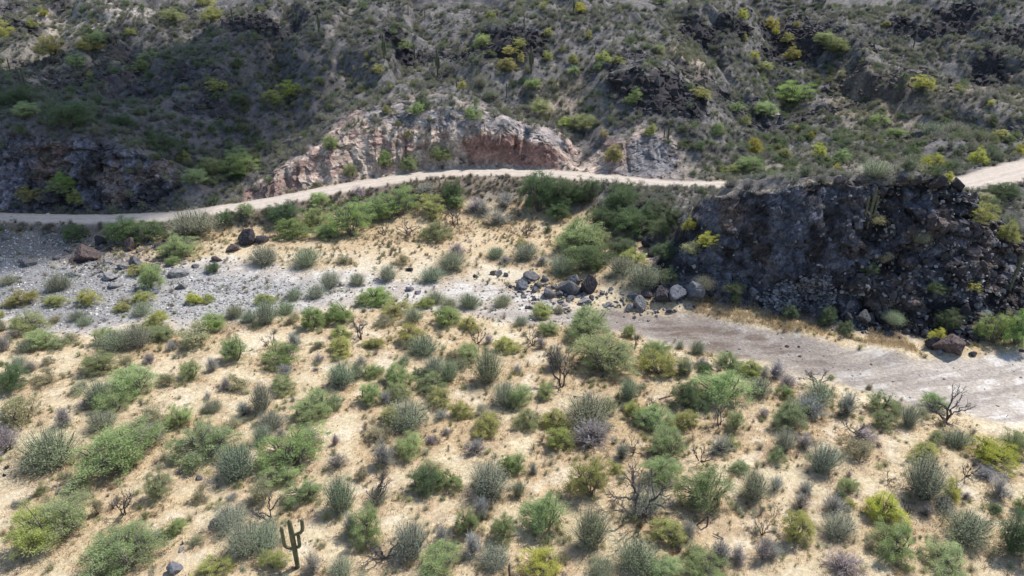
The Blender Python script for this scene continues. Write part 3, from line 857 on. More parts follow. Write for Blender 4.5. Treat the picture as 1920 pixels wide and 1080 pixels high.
zid = np.zeros(len(quads), int)
zid[qmean(hill) > 0.5] = 1
zid[qmean(wash) > 0.5] = 2
zid[qmean(cut) > 0.5] = 3
zid[qmean(cliff) > 0.5] = 4
zid[qmean(leftwall) > 0.5] = 5
zid[qmean(road_core) > 0.5] = 6
V = np.stack([VX, VY, VZ], -1).reshape(-1, 3)
CF = C.reshape(-1, 3)
GROUND = {}
for k, (nm, mt, flat) in enumerate((("ground", M_SAND, False), ("hillside", M_HILL, False), ("dry_wash", M_WASH, False), ("road_cut", M_CUT, True),
                                    ("cliff", M_CLIFF, True), ("rock_wall", M_CLIFF, True), ("dirt_road", M_ROAD, False))):
    q = quads[zid == k]
    used = np.unique(q)
    remap = np.zeros(len(V), np.int32)
    remap[used] = np.arange(len(used))
    GROUND[nm] = link(nm, mesh_from(nm, V[used], remap[q], mt, CF[used], flat=flat), kind="structure")
GROUND["cliff"]["label"] = "dark volcanic rock cliff above the dry wash"
GROUND["rock_wall"]["label"] = "shaded blue-grey rock wall above the bend of the dirt road"
GROUND["road_cut"]["label"] = "pale and red rock cut behind the dirt road"


# ------------------------------------------------------------------ the cloud whose shade lies on the hill
def cloud_material():
    m, n, l = new_mat("cloud_vapour")
    v = n.new("ShaderNodeVolumePrincipled")
    v.inputs["Color"].default_value = (0.98, 0.98, 0.98, 1)
    v.inputs["Density"].default_value = 0.058
    v.inputs["Anisotropy"].default_value = 0.5
    o = n.new("ShaderNodeOutputMaterial")
    l.new(v.outputs[0], o.inputs["Volume"])
    return m


def cloud(shade_at, reach, size, seed):
    bm = bmesh.new()
    bmesh.ops.create_icosphere(bm, subdivisions=5, radius=1.0)
    p = np.array([x.co[:] for x in bm.verts])
    f = np.array([[q.index for q in x.verts] for x in bm.faces])
    bm.free()
    r = 0.62 + 0.75 * fbm(p[:, 0] * 1.5 + p[:, 2] * 0.8 + seed, p[:, 1] * 1.5 - p[:, 2] * 0.6, seed, 4)
    p = p * r[:, None] * np.array(size)
    o = link("cloud", mesh_from("cloud", p, f, cloud_material(), flat=False), kind="stuff", label="small fair-weather cloud whose shade dims the hillside", category="cloud")
    o.location = Vector(shade_at) + S * reach


cloud((-133, 194, 12), 520.0, (78, 66, 28), 5)


# ------------------------------------------------------------------ plant shapes
def tubes(paths, sides=4):
    """paths: list of (points (n,3), radii (n)); returns verts, quads"""
    vs, fs, off = [], [], 0
    ang = np.arange(sides) * 2 * np.pi / sides
    for p, r in paths:
        p = np.asarray(p, float)
        d = np.gradient(p, axis=0)
        d /= np.linalg.norm(d, axis=1)[:, None] + 1e-9
        ref = np.where(np.abs(d[:, 2:3]) > 0.9, np.array([[1.0, 0, 0]]), np.array([[0, 0, 1.0]]))
        a = np.cross(d, ref)
        a /= np.linalg.norm(a, axis=1)[:, None] + 1e-9
        b = np.cross(d, a)
        ring = p[:, None, :] + (a[:, None, :] * np.cos(ang)[None, :, None] + b[:, None, :] * np.sin(ang)[None, :, None]) * np.asarray(r)[:, None, None]
        n = len(p)
        vs.append(ring.reshape(-1, 3))
        i = np.arange(n - 1)[:, None] * sides + off
        j = np.arange(sides)[None, :]
        k = (j + 1) % sides
        fs.append(np.stack([i + j, i + k, i + k + sides, i + j + sides], -1).reshape(-1, 4))
        off += n * sides
    return np.vstack(vs), np.vstack(fs)


def blades(base, direction, length, width, g):
    """narrow leaf-shaped quads; returns verts, quads"""
    n = len(base)
    d = direction / (np.linalg.norm(direction, axis=1)[:, None] + 1e-9)
    rnd = g.normal(size=(n, 3))
    s = np.cross(d, rnd)
    s /= np.linalg.norm(s, axis=1)[:, None] + 1e-9
    L, W = np.asarray(length)[:, None], np.asarray(width)[:, None]
    v = np.stack([base, base + d * L * 0.45 + s * W, base + d * L, base + d * L * 0.55 - s * W], 1).reshape(-1, 3)
    return v, np.arange(n * 4).reshape(-1, 4)


def curve_pts(a, b, n, sag, g):
    t = np.linspace(0, 1, n)[:, None]
    p = a + (b - a) * t
    p = p + np.sin(t * np.pi) * sag
    p[1:-1] += g.normal(size=(n - 2, 3)) * 0.012
    return p


def dome_tips(g, k, vase=0.0, flatness=1.0):
    """clump centres in a ragged crown of several leaning sub-crowns, radius about 0.5, height about 1"""
    m = int(g.integers(3, 6))
    az0 = g.uniform(0, 6.28)
    subs = []
    for i in range(m):
        a = az0 + 6.28 * i / m + g.uniform(-.5, .5)
        q = g.uniform(0.12, 0.30)
        subs.append((math.cos(a) * q, math.sin(a) * q, g.uniform(0.17, 0.30), g.uniform(0.5, 1.0)))
    subs[0] = (subs[0][0] * 0.3, subs[0][1] * 0.3, g.uniform(0.24, 0.32), 1.0)
    wgt = np.array([q[2] ** 2 for q in subs])
    wgt /= wgt.sum()
    out = []
    while len(out) < k:
        sx0, sy0, sr, sh = subs[int(g.choice(m, p=wgt))]
        az = g.uniform(0, 6.28)
        el = math.asin(g.uniform(0.0, 1) ** 0.9)
        r = g.uniform(0.3, 1.0) ** 0.55
        if g.uniform() < 0.07:
            r *= g.uniform(1.1, 1.4)
        h = math.cos(el) * r * sr
        z = (0.14 + 0.80 * math.sin(el) * r) * sh * flatness
        x, y = sx0 + h * math.cos(az), sy0 + h * math.sin(az)
        if vase:
            x, y = x * (0.4 + 0.6 * min(1, z + 0.3)), y * (0.4 + 0.6 * min(1, z + 0.3))
        out.append((x, y, z))
    return np.array(out)


def make_leafy(seed, clumps, per, spread, ll, lw, up, vase=0.0, stems=8):
    g = np.random.default_rng(seed)
    tips = dome_tips(g, clumps, vase)
    paths = []
    ns = stems
    roots = []
    for i in range(ns):
        a = g.uniform(0, 6.28)
        q = np.array([math.cos(a), math.sin(a), 0]) * g.uniform(0.10, 0.22) + np.array([0, 0, g.uniform(0.25, 0.45)])
        st = np.array([math.cos(a), math.sin(a), 0]) * 0.03 + np.array([0, 0, -0.05])
        roots.append(q)
        paths.append((curve_pts(st, q, 4, np.array([0, 0, 0.02]), g), np.linspace(0.020, 0.012, 4)))
    roots = np.array(roots)
    for t in tips:
        j = np.argmin(np.linalg.norm(roots - t * 0.7, axis=1))
        paths.append((curve_pts(roots[j], t, 4, np.array([0, 0, 0.03]), g), np.linspace(0.010, 0.003, 4)))
    sv, sf = tubes(paths, 3)
    n = clumps * per
    c = np.repeat(tips, per, 0)
    off = g.normal(size=(n, 3)) * spread * g.uniform(0.5, 1.15, (clumps, 1)).repeat(per, 0)
    off[:, 2] *= 0.8
    base = c + off
    base[:, 2] = np.maximum(base[:, 2], 0.015)
    out = base * np.array([1, 1, 0.6])
    out /= np.linalg.norm(out, axis=1)[:, None] + 1e-6
    d = out * 0.8 + g.normal(size=(n, 3)) * 0.8 + np.array([0, 0, up])
    fv, ff = blades(base, d, ll * g.uniform(0.6, 1.4, n), lw * g.uniform(0.7, 1.3, n), g)
    sh = np.repeat(np.clip(np.repeat(g.uniform(0.15, 0.85, clumps), per) * 0.65 + g.uniform(0, 1, n) * 0.35, 0, 1), 4)
    return (sv, sf), (fv, ff, sh)


def make_vase(seed, stems, per, ll, lw, spread):
    """creosote habit: many straight stems fanning from one foot, leafy in their outer two thirds"""
    g = np.random.default_rng(seed)
    paths, bs, ds, sh = [], [], [], []
    for i in range(stems):
        az = g.uniform(0, 6.28)
        el = math.radians(g.uniform(20, 88))
        L = g.uniform(0.62, 1.08)
        tip = np.array([math.cos(az) * math.cos(el) * 0.52, math.sin(az) * math.cos(el) * 0.52, 0.12 + math.sin(el) * 0.88]) * L
        p = curve_pts(np.array([math.cos(az) * 0.02, math.sin(az) * 0.02, -0.05]), tip, 5, np.array([math.cos(az) * 0.03, math.sin(az) * 0.03, -0.02]), g)
        paths.append((p, np.linspace(0.010, 0.003, 5)))
        t = g.uniform(0.22, 1.02, per)[:, None] ** 0.8
        b = tip * t + g.normal(size=(per, 3)) * spread * (0.5 + t) * np.array([1, 1, 0.8])
        b[:, 2] = np.maximum(b[:, 2], 0.02)
        bs.append(b)
        ds.append(tip / np.linalg.norm(tip) * 0.45 + g.normal(size=(per, 3)) * 0.9 + np.array([0, 0, 0.15]))
        sh.append(np.clip(g.uniform(0.1, 0.8) + g.uniform(-0.2, 0.2, per), 0, 1))
    sv, sf = tubes(paths, 3)
    b, d = np.vstack(bs), np.vstack(ds)
    n = len(b)
    fv, ff = blades(b, d, ll * g.uniform(0.6, 1.4, n), lw * g.uniform(0.7, 1.3, n), g)
    return (sv, sf), (fv, ff, np.repeat(np.concatenate(sh), 4))


def make_twiggy(seed, stems, per):
    """leafless shrub: a dome of fine grey twigs"""
    g = np.random.default_rng(seed)
    paths, bs, ds = [], [], []
    for i in range(stems):
        az = g.uniform(0, 6.28)
        el = math.radians(g.uniform(12, 88))
        L = g.uniform(0.45, 1.15)
        tip = np.array([math.cos(az) * math.cos(el) * 0.5, math.sin(az) * math.cos(el) * 0.5, 0.08 + math.sin(el) * 0.9]) * L
        paths.append((curve_pts(np.array([0, 0, -0.05]), tip, 5, g.normal(size=3) * 0.03, g), np.linspace(0.011, 0.003, 5)))
        t = g.uniform(0.25, 1.0, per)[:, None] ** 0.8
        bs.append(tip * t + g.normal(size=(per, 3)) * 0.035)
        ds.append(tip / np.linalg.norm(tip) + g.normal(size=(per, 3)) * 0.65)
    sv, sf = tubes(paths, 3)
    b, d = np.vstack(bs), np.vstack(ds)
    b[:, 2] = np.maximum(b[:, 2], 0.01)
    n = len(b)
    fv, ff = blades(b, d, g.uniform(0.09, 0.24, n), g.uniform(0.004, 0.008, n), g)
    return (sv, sf), (fv, ff, np.repeat(g.uniform(0, 1, n), 4))


def make_dead(seed, depth=4, twigs=True):
    """bare dead tree: forking limbs"""
    g = np.random.default_rng(seed)
    paths, ends = [], []

    def grow(p, d, L, r, k):
        q = p + d * L
        pts = curve_pts(p, q, 4, g.normal(size=3) * L * 0.10, g)
        paths.append((pts, np.linspace(r, r * 0.62, 4)))
        if k == 0:
            ends.append((q, d))
            return
        for i in range(int(g.integers(2, 4))):
            nd = d + g.normal(size=3) * 0.50 + np.array([0, 0, 0.10])
            nd /= np.linalg.norm(nd)
            if q[2] < 0.1 and nd[2] < 0:
                nd[2] *= -0.5
            grow(pts[-1] if i < 2 else pts[-2], nd, L * g.uniform(0.62, 0.86), r * 0.60, k - 1)
    for i in range(int(g.integers(3, 6))):
        az = g.uniform(0, 6.28)
        el = math.radians(g.uniform(25, 82))
        grow(np.array([0, 0, -0.05]), np.array([math.cos(az) * math.cos(el), math.sin(az) * math.cos(el), math.sin(el)]), g.uniform(0.24, 0.34), 0.034, depth - 1)
    v, f = tubes(paths, 4)
    b = np.repeat(np.array([e[0] for e in ends]), 7, 0)
    d = np.repeat(np.array([e[1] for e in ends]), 7, 0)
    n = len(b)
    fv, ff = blades(b - d * g.uniform(0, 0.12, (n, 1)), d + g.normal(size=(n, 3)) * 0.7, g.uniform(0.06, 0.16, n), g.uniform(0.003, 0.006, n), g)
    # bring to unit size
    ext = max(np.percentile(np.abs(v[:, 0]), 98), np.percentile(np.abs(v[:, 1]), 98)) * 2
    sc = np.array([1 / ext, 1 / ext, 1 / np.percentile(v[:, 2], 99)])
    return (v * sc, f), (fv * sc, ff, np.repeat(g.uniform(0, 1, n), 4))


PROTO = {}


def add_proto(key, name, made, stem_mat, stem_name, crown_name):
    (sv, sf), (fv, ff, sh) = made
    a = mesh_from(name + "_" + stem_name, sv, sf, stem_mat)
    b = mesh_from(name + "_" + crown_name, fv, ff, M_LEAF, shade=sh)
    PROTO.setdefault(key, []).append((name, a, stem_name, b, crown_name))


for i in range(5):
    add_proto('mesq', 'mesquite_bush', make_leafy(100 + i, 76, 92, 0.062, 0.040, 0.0066, 0.25), M_BARK, 'stems', 'crown')
    add_proto('palo', 'palo_verde', make_leafy(200 + i, 56, 96, 0.056, 0.038, 0.0090, 0.4), M_BARK, 'stems', 'crown')
    add_proto('creo', 'creosote_bush', make_vase(300 + i, 130, 42, 0.048, 0.0064, 0.095), M_BARK, 'stems', 'crown')
    add_proto('burs', 'bursage_shrub', make_leafy(400 + i, 52, 60, 0.070, 0.058, 0.0085, 0.5, 0.3, 6), M_BARK, 'stems', 'crown')
    add_proto('twig', 'dry_shrub', make_twiggy(500 + i, 62, 34), M_DEAD, 'stems', 'twigs')
    add_proto('dead', 'dead_tree', make_dead(600 + i), M_DEAD, 'limbs', 'twigs')
for i in range(3):
    add_proto('mesq_big', 'mesquite_bush', make_leafy(150 + i, 165, 120, 0.046, 0.027, 0.0042, 0.25, 0.0, 12), M_BARK, 'stems', 'crown')
    add_proto('palo_big', 'palo_verde', make_leafy(250 + i, 125, 130, 0.043, 0.025, 0.0049, 0.4, 0.0, 10), M_BARK, 'stems', 'crown')
    add_proto('creo_big', 'creosote_bush', make_vase(350 + i, 210, 64, 0.034, 0.0044, 0.088), M_BARK, 'stems', 'crown')

ORD = ["", "first", "second", "third", "fourth", "fifth", "sixth", "seventh", "eighth", "ninth", "tenth", "eleventh", "twelfth", "thirteenth",
       "fourteenth", "fifteenth", "sixteenth", "seventeenth", "eighteenth", "nineteenth", "twentieth"]


def place_name(px, py, y):
    c = "left" if px < 480 else "centre-left" if px < 960 else "centre-right" if px < 1440 else "right"
    if y > 195 or (py < 330 and y > 180):
        r = "high on" if py < 130 else "halfway up" if py < 235 else "low on"
        return r + " the " + c + " hillside"
    if 1180 < px and y < 135 and py < 610 and y > 105:
        return "on the dark cliff"
    if y > 152:
        return "by the " + c + " stretch of the dirt road"
    if py < 530 and y > 118:
        return "on the " + c + " of the far terrace"
    if py < 600:
        return "along the " + c + " of the wash"
    if py < 700:
        return "on the " + c + " of the flat's far edge"
    if py < 830:
        return "in the " + c + " middle of the sandy flat"
    if py < 950:
        return "in the " + c + " of the near flat"
    return "along the " + c + " front edge of the flat"


LABELLED = []          # (object, px, py, words before the place, place, noun)


def finish_labels():
    from collections import defaultdict
    by = defaultdict(list)
    for it in LABELLED:
        by[(it[3], it[4])].append(it)
    for (what, place), its in by.items():
        its.sort(key=lambda t: t[1])
        n = len(its)
        for i, it in enumerate(its):
            if n == 1:
                tail = ""
            elif i == 0:
                tail = ", leftmost there"
            elif i == n - 1:
                tail = ", rightmost there"
            else:
                tail = ", " + (ORD[i + 1] + " from left" if i + 1 < len(ORD) else "number %d from the left" % (i + 1))
            it[0]["label"] = what + " " + place + tail


def plant(px, bottom, w, x, y, z, wm, hm, code):
    kind, cname, rgb = CODE[code]
    name, smesh, sname, fmesh, fname = random.choice(PROTO[kind + '_big'] if wm > 2.9 and kind + '_big' in PROTO else PROTO[kind])
    root = link(name, None)
    root.empty_display_size = 0.3
    root.location = (x, y, z - 0.06)
    a = link(sname, smesh, root)
    b = link(fname, fmesh, root)
    if fname == "twigs":
        b["kind"] = "stuff"
    yaw = random.uniform(0, 6.28)
    stretch = random.uniform(0.85, 1.18)
    for o in (a, b):
        o.rotation_euler = (0, 0, yaw)
        o.scale = (wm * stretch, wm / stretch, hm)
    f = random.uniform(0.84, 1.16)
    b.color = tuple(min(1, c * f * random.uniform(0.93, 1.07)) for c in rgb) + (1,)
    size = "large " if w > 85 else "small " if w < 26 else ""
    root["category"] = CAT[kind]
    root["group"] = {'mesq': 'green bushes', 'palo': 'yellow-green shrubs', 'creo': 'grey-green bushes', 'burs': 'olive shrubs', 'twig': 'leafless grey shrubs', 'dead': 'bare dead trees'}[kind]
    LABELLED.append((root, px, bottom, size + cname + " " + NOUN[kind], place_name(px, bottom, y)))


for st in STAND:
    plant(*st)


# ------------------------------------------------------------------ saguaros
def ribbed(pts, rad, ribs=12):
    """ribbed column along pts with a domed tip"""
    pts = np.asarray(pts, float)
    n = ribs * 2
    d = np.gradient(pts, axis=0)
    d /= np.linalg.norm(d, axis=1)[:, None]
    ref = np.array([0.0, 1.0, 0.02])
    a = np.cross(d, ref)
    a /= np.linalg.norm(a, axis=1)[:, None]
    b = np.cross(d, a)
    ang = np.arange(n) * 2 * np.pi / n
    rr = np.where(np.arange(n) % 2 == 0, 1.0, 0.82)
    ring = pts[:, None] + (a[:, None] * np.cos(ang)[None, :, None] + b[:, None] * np.sin(ang)[None, :, None]) * (rr[None, :] * np.asarray(rad)[:, None])[..., None]
    m = len(pts)
    i = np.arange(m - 1)[:, None] * n
    j = np.arange(n)[None]
    k = (j + 1) % n
    f = np.stack([i + j, i + k, i + k + n, i + j + n], -1).reshape(-1, 4)
    return ring.reshape(-1, 3), f


def cactus_material():
    m, n, l = new_mat("cactus_skin")
    geo = n.new("ShaderNodeNewGeometry")
    t = noise_node(n, l, 1.6, 4, geo.outputs["Position"])
    r = n.new("ShaderNodeValToRGB")
    r.color_ramp.elements[0].position = 0.35
    r.color_ramp.elements[0].color = (0.060, 0.062, 0.030, 1)
    r.color_ramp.elements[1].position = 0.68
    r.color_ramp.elements[1].color = (0.135, 0.132, 0.070, 1)
    l.new(t.outputs[0], r.inputs[0])
    bs = n.new("ShaderNodeBsdfPrincipled")
    bs.inputs["Roughness"].default_value = 0.7
    l.new(r.outputs[0], bs.inputs["Base Color"])
    o = n.new("ShaderNodeOutputMaterial")
    l.new(bs.outputs[0], o.inputs[0])
    return m


M_CACTUS = cactus_material()


def column(h, r, lean=(0, 0)):
    t = np.array([0, .06, .2, .4, .6, .8, .9, .95, .98, 0.995, 1.0])
    rad = r * np.array([.86, .9, .96, 1.04, 1.06, 1.0, .92, .78, .55, .28, .02])
    p = np.stack([lean[0] * t ** 2, lean[1] * t ** 2, t * h - 0.1], 1)
    return ribbed(p, rad)


def arm(h0, out, up, r, az):
    c, s = math.cos(az), math.sin(az)
    prof = [(0.0, 0.0), (out * .35, -0.03 * out), (out * .75, out * .05), (out * .95, out * .28), (out, out * .6), (out * 1.02, out * .6 + up * .4), (out * 1.03, out * .6 + up * .8),
            (out * 1.03, out * .6 + up * .93), (out * 1.03, out * .6 + up * .985), (out * 1.03, out * .6 + up)]
    rad = r * np.array([.75, .85, .95, 1, 1, 1, .95, .8, .5, .03])
    p = np.array([(c * a, s * a, h0 + b) for a, b in prof])
    return ribbed(p, rad, 9)


def saguaro(px, bottom, top, arms=(), lean=(0, 0), thick=1.0, label="", y_at=None):
    x, y, z = hit(px, bottom) if y_at is None else at_y(px, bottom, y_at)
    depth = y * CT + (CAM_H - z) * ST
    dep = math.atan2(CAM_H - z, y)
    h = (bottom - top) / (F_PX / depth) / max(0.5, math.cos(dep)) * 0.98
    root = link("saguaro", None, category="cactus", group="saguaros", label=label)
    root.location = (x, y, z)
    r = max(0.17, h * 0.045) * thick
    v, f = column(h, r, lean)
    link("trunk", mesh_from("saguaro_trunk", v, f, M_CACTUS, flat=False), root)
    for (hf, o, u, az) in arms:
        lx, ly = lean[0] * hf ** 2, lean[1] * hf ** 2
        v, f = arm(hf * h, o * h, u * h, r * 0.74, az)
        v = v + np.array([lx, ly, 0])
        link("arm", mesh_from("saguaro_arm", v, f, M_CACTUS, flat=False), root)
    PLANTED.append((x, y, 0.3, 0.5))
    if not label:
        LABELLED.append((root, px, bottom, ("saguaro with raised arms" if arms else "slender armless saguaro"), place_name(px, bottom, y)))
    return root


saguaro(559, 1067, 984, [(0.40, 0.155, 0.34, math.pi * 0.97), (0.42, 0.085, 0.20, 0.15), (0.68, 0.17, 0.16, 0.3)], (-0.10, 0), 0.88,
        "saguaro with three raised arms standing at the front of the sandy flat")
saguaro(1626, 428, 350, [(0.28, 0.10, 0.42, 3.0), (0.30, 0.11, 0.40, 0.2)], (0.15, 0), 0.75, "three-stemmed saguaro growing on the brow of the dark cliff")
saguaro(1893, 545, 457, [], (0.9, 0), 0.6, "thin leaning saguaro beside the right end of the dark cliff")
for (px, b, t, a) in ((721, 114, 66, [(0.3, 0.06, 0.4, 0.1), (0.35, 0.05, 0.3, 3.1)]), (778, 118, 84, []), (821, 144, 95, [(0.3, 0.07, 0.4, 0.2), (0.4, 0.06, 0.3, 3.0)]),
                      (856, 164, 137, []), (766, 31, 13, []), (797, 37, 17, []), (996, 138, 88, [(0.35, 0.07, 0.35, 0.2), (0.35, 0.07, 0.35, 2.9), (0.42, 0.05, 0.25, 1.5)]),
                      (950, 184, 157, []), (983, 54, 30, [(0.4, 0.08, 0.25, 3.0)]), (1075, 27, 0, [(0.4, 0.08, 0.3, 0.2)]), (676, 150, 128, []), (1115, 103, 86, []), (1190, 118, 94, []),
                      (1252, 268, 228, []), (1245, 260, 238, []), (20, 135, 108, []), (40, 162, 125, []), (49, 165, 128, []), (437, 44, 15, []), (553, 44, 14, []), (599, 70, 25, [(0.4, 0.06, 0.3, 0.2)]),
                      (242, 281, 256, []), (1712, 92, 60, []), (1729, 243, 226, []), (1914, 105, 75, []), (1918, 588, 552, [])):
    saguaro(px, b, t, a, (random.uniform(-.15, .15), 0), 0.92)


# ------------------------------------------------------------------ rocks
def ico(level):
    bm = bmesh.new()
    bmesh.ops.create_icosphere(bm, subdivisions=level, radius=1.0)
    v = np.array([x.co[:] for x in bm.verts])
    f = np.array([[q.index for q in x.verts] for x in bm.faces])
    bm.free()
    return v, f


ICO = {k: ico(k) for k in (1, 2, 3, 4)}


def rock_shape(seed, level, round_=0.0):
    """angular stone: a ball cut back by a few random planes, then roughened"""
    g = np.random.default_rng(seed)
    v, f = ICO[level]
    n = g.normal(size=(8, 3))
    n /= np.linalg.norm(n, axis=1)[:, None]
    h = g.uniform(0.38, 0.80, 8)
    d = v @ n.T
    r = np.min(np.where(d > 0.05, h[None] / np.maximum(d, 0.05), 9.0), axis=1)
    r = np.minimum(r, 1.1)
    r = r * (1 - round_) + 0.8 * round_
    r = r * (1 + 0.16 * (fbm(v[:, 0] * 2.4 + v[:, 2] * 1.3, v[:, 1] * 2.4 - v[:, 2] * 1.1, seed, 4) - 0.5))
    if level >= 4:
        c1, c2, _ = cells(v[:, 0] * 2.1 + v[:, 2], v[:, 1] * 2.1 + v[:, 2] * 0.7, seed)
        r = r - 0.07 * smooth(0.09, 0.0, c2 - c1)
    return v * r[:, None], f


def chip_shape(seed, k=11):
    """small angular fragment: the hull of a few points"""
    g = np.random.default_rng(seed)
    bm = bmesh.new()
    p = g.normal(size=(k, 3))
    p /= np.linalg.norm(p, axis=1)[:, None]
    p *= g.uniform(0.6, 1.0, (k, 1))
    for q in p:
        bm.verts.new(q)
    res = bmesh.ops.convex_hull(bm, input=bm.verts[:])
    bmesh.ops.delete(bm, geom=[x for x in res["geom_interior"] if isinstance(x, bmesh.types.BMVert)], context='VERTS')
    bmesh.ops.recalc_face_normals(bm, faces=bm.faces[:])
    bm.verts.index_update()
    v = np.array([x.co[:] for x in bm.verts])
    f = np.array([[q.index for q in x.verts] for x in bm.faces])
    bm.free()
    return v, f


ROCKS = {lv: [rock_shape(900 + 50 * lv + i, lv, 0.15 if i % 4 == 0 else 0.0) for i in range(8)] for lv in (4,)}
ROCKS[2] = [chip_shape(740 + i, 15) for i in range(8)]
ROCKS[1] = [chip_shape(700 + i) for i in range(8)]
ROCK_ME = {lv: [mesh_from("rock", *s_, M_STONE, flat=True) for s_ in ROCKS[lv]] for lv in (2, 4)}
STONE = {'grey': (0.135, 0.128, 0.128), 'pale': (0.22, 0.208, 0.20), 'brown': (0.105, 0.078, 0.073), 'dark': (0.060, 0.052, 0.055), 'blue': (0.15, 0.15, 0.165)}


def boulder(px, bottom, w, h, tone, label=None, level=4, name="boulder"):
    x, y, z = hit(px, bottom - 0.12 * h)
    depth = y * CT + (CAM_H - z) * ST
    sc = F_PX / depth
    wm, hm = w / sc * 0.80, h / sc * 0.82
    o = link(name, random.choice(ROCK_ME[level]), category="boulder" if name == "boulder" else "rock")
    o.rotation_euler = (random.uniform(-.25, .25), random.uniform(-.25, .25), random.uniform(0, 6.28))
    o.scale = (wm * 0.62, wm * 0.55, hm * 0.60)
    o.location = (x, y + wm * 0.2, z + hm * 0.26)
    f = random.uniform(0.9, 1.1)
    o.color = tuple(c * f for c in STONE[tone]) + (1,)
    o["group"] = "boulders lying in and beside the wash"
    if label:
        o["label"] = label
    else:
        size = "large " if w > 28 else "small " if w < 15 else ""
        LABELLED.append((o, px, bottom, size + {'grey': 'grey', 'pale': 'pale grey', 'brown': 'reddish-brown', 'dark': 'blackish', 'blue': 'blue-grey'}[tone] + " boulder", place_name(px, bottom, y)))
    return o


for x0, y0, k, txt in (
    (0, 340, 3, """150,490,100,65,grey 470,472,160,150,brown 400,470,70,55,brown 570,372,95,85,dark 730,402,92,95,brown 690,502,85,65,pale 765,492,95,90,grey 870,520,65,75,grey
     1400,370,125,115,dark 1310,402,95,70,brown 1465,352,85,65,dark 890,382,65,42,dark 1220,452,62,34,brown 620,560,120,60,pale 1010,540,130,60,pale 640,395,60,40,brown
     600,480,60,30,pale 980,545,40,40,grey 100,555,35,30,dark 30,335,50,40,grey 410,540,50,35,blue 640,600,90,40,pale 1020,610,80,45,pale 860,640,70,30,blue 1100,490,60,30,grey"""),
    (640, 340, 3, """1270,645,145,120,grey 1390,650,115,140,dark 1320,595,105,75,grey 1160,655,95,65,grey 1020,612,75,65,blue 1230,655,65,55,grey 1370,695,85,48,pale 1080,555,110,45,grey
     1140,565,55,45,blue 1690,735,95,105,pale 1620,742,65,55,pale 1640,670,75,55,blue 1710,662,90,45,dark 1810,702,130,150,dark 1900,685,115,115,blue 1085,632,65,42,grey 890,535,55,35,blue 850,530,40,30,dark
     930,540,45,30,grey 1100,600,60,40,grey 1290,680,60,35,grey 1500,715,60,35,pale 1240,690,40,28,pale 1410,672,35,40,dark 755,545,40,22,dark 380,620,55,35,blue 430,635,45,30,blue 1055,580,40,30,dark
     1380,730,30,20,dark 380,510,45,28,dark 1480,470,40,30,brown 1690,560,60,70,dark 1770,430,90,110,dark 1620,400,110,70,dark 1720,370,70,60,dark"""),
    (1280, 340, 3, """1520,985,200,175,brown 1400,960,120,100,dark 1020,805,80,95,grey 60,665,125,115,blue 1450,985,40,40,blue 1640,990,60,40,dark 930,790,70,70,dark 400,640,60,45,blue 1690,780,110,90,blue
     1600,790,90,130,dark 1370,880,60,60,blue 1910,965,30,20,dark 880,22,100,55,dark 1000,25,75,60,dark 1240,20,65,55,dark 1310,15,65,60,dark 1430,35,120,85,dark 1560,60,110,90,dark 590,935,26,14,brown 655,935,22,14,brown 660,990,24,14,brown"""),
    (0, 810, 4, """230,275,150,95,grey 1190,800,80,80,blue 1260,815,70,60,grey 1310,1090,130,110,blue 1590,730,90,80,grey 1680,640,70,50,grey 750,110,100,60,pale 1350,320,60,40,grey 1500,365,60,40,grey
     45,280,40,30,dark 35,340,40,30,dark 1370,850,30,50,grey 1360,905,50,40,pale"""),
):
    for e in txt.split():
        cx, bt, w, h, tone = e.split(',')
        boulder(x0 + float(cx) / k, y0 + float(bt) / k, float(w) / k, float(h) / k, tone)


def scatter_rocks(points, sizes, colours, level, squash=0.7):
    vs, fs, cs, off = [], [], [], 0
    for p, s, c in zip(points, sizes, colours):
        v, f = ROCKS[level][int(rng.integers(8))]
        a = rng.uniform(0, 6.28)
        ca, sa = math.cos(a), math.sin(a)
        q = v * np.array([s * rng.uniform(.8, 1.3), s * rng.uniform(.7, 1.1), s * squash * rng.uniform(.7, 1.3)])
        q = np.stack([q[:, 0] * ca - q[:, 1] * sa, q[:, 0] * sa + q[:, 1] * ca, q[:, 2]], 1) + p
        vs.append(q)
        fs.append(f + off)
        cs.append(np.repeat(np.array(c)[None], len(v), 0))
        off += len(v)
    return np.vstack(vs), np.vstack(fs), np.vstack(cs)


def swap_attr(mat_from, name):
    """the same material, taking its colour from the scattered point"""
    m = mat_from.copy()
    m.name = name
    for nd in m.node_tree.nodes:
        if nd.bl_idname == "ShaderNodeAttribute" and nd.attribute_name == "Col":
            nd.attribute_name = "tint"
            nd.attribute_type = 'INSTANCER'
    return m


M_SCRUB = swap_attr(M_LEAFMASS, "scrub_leaves")
M_COBBLE = swap_attr(M_RUBBLE, "cobble_stone")


def kind_collection(name, meshes):
    c = bpy.data.collections.new(name)
    for me in meshes:
        c.objects.link(bpy.data.objects.new(me.name, me))
    return c


def joined(made, name):
    (sv, sf), (fv, ff, sh) = made
    v = np.vstack([sv, fv])
    f = np.vstack([sf, ff + len(sv)])
    return mesh_from(name, v, f, M_SCRUB, shade=np.concatenate([np.zeros(len(sv)), sh]))


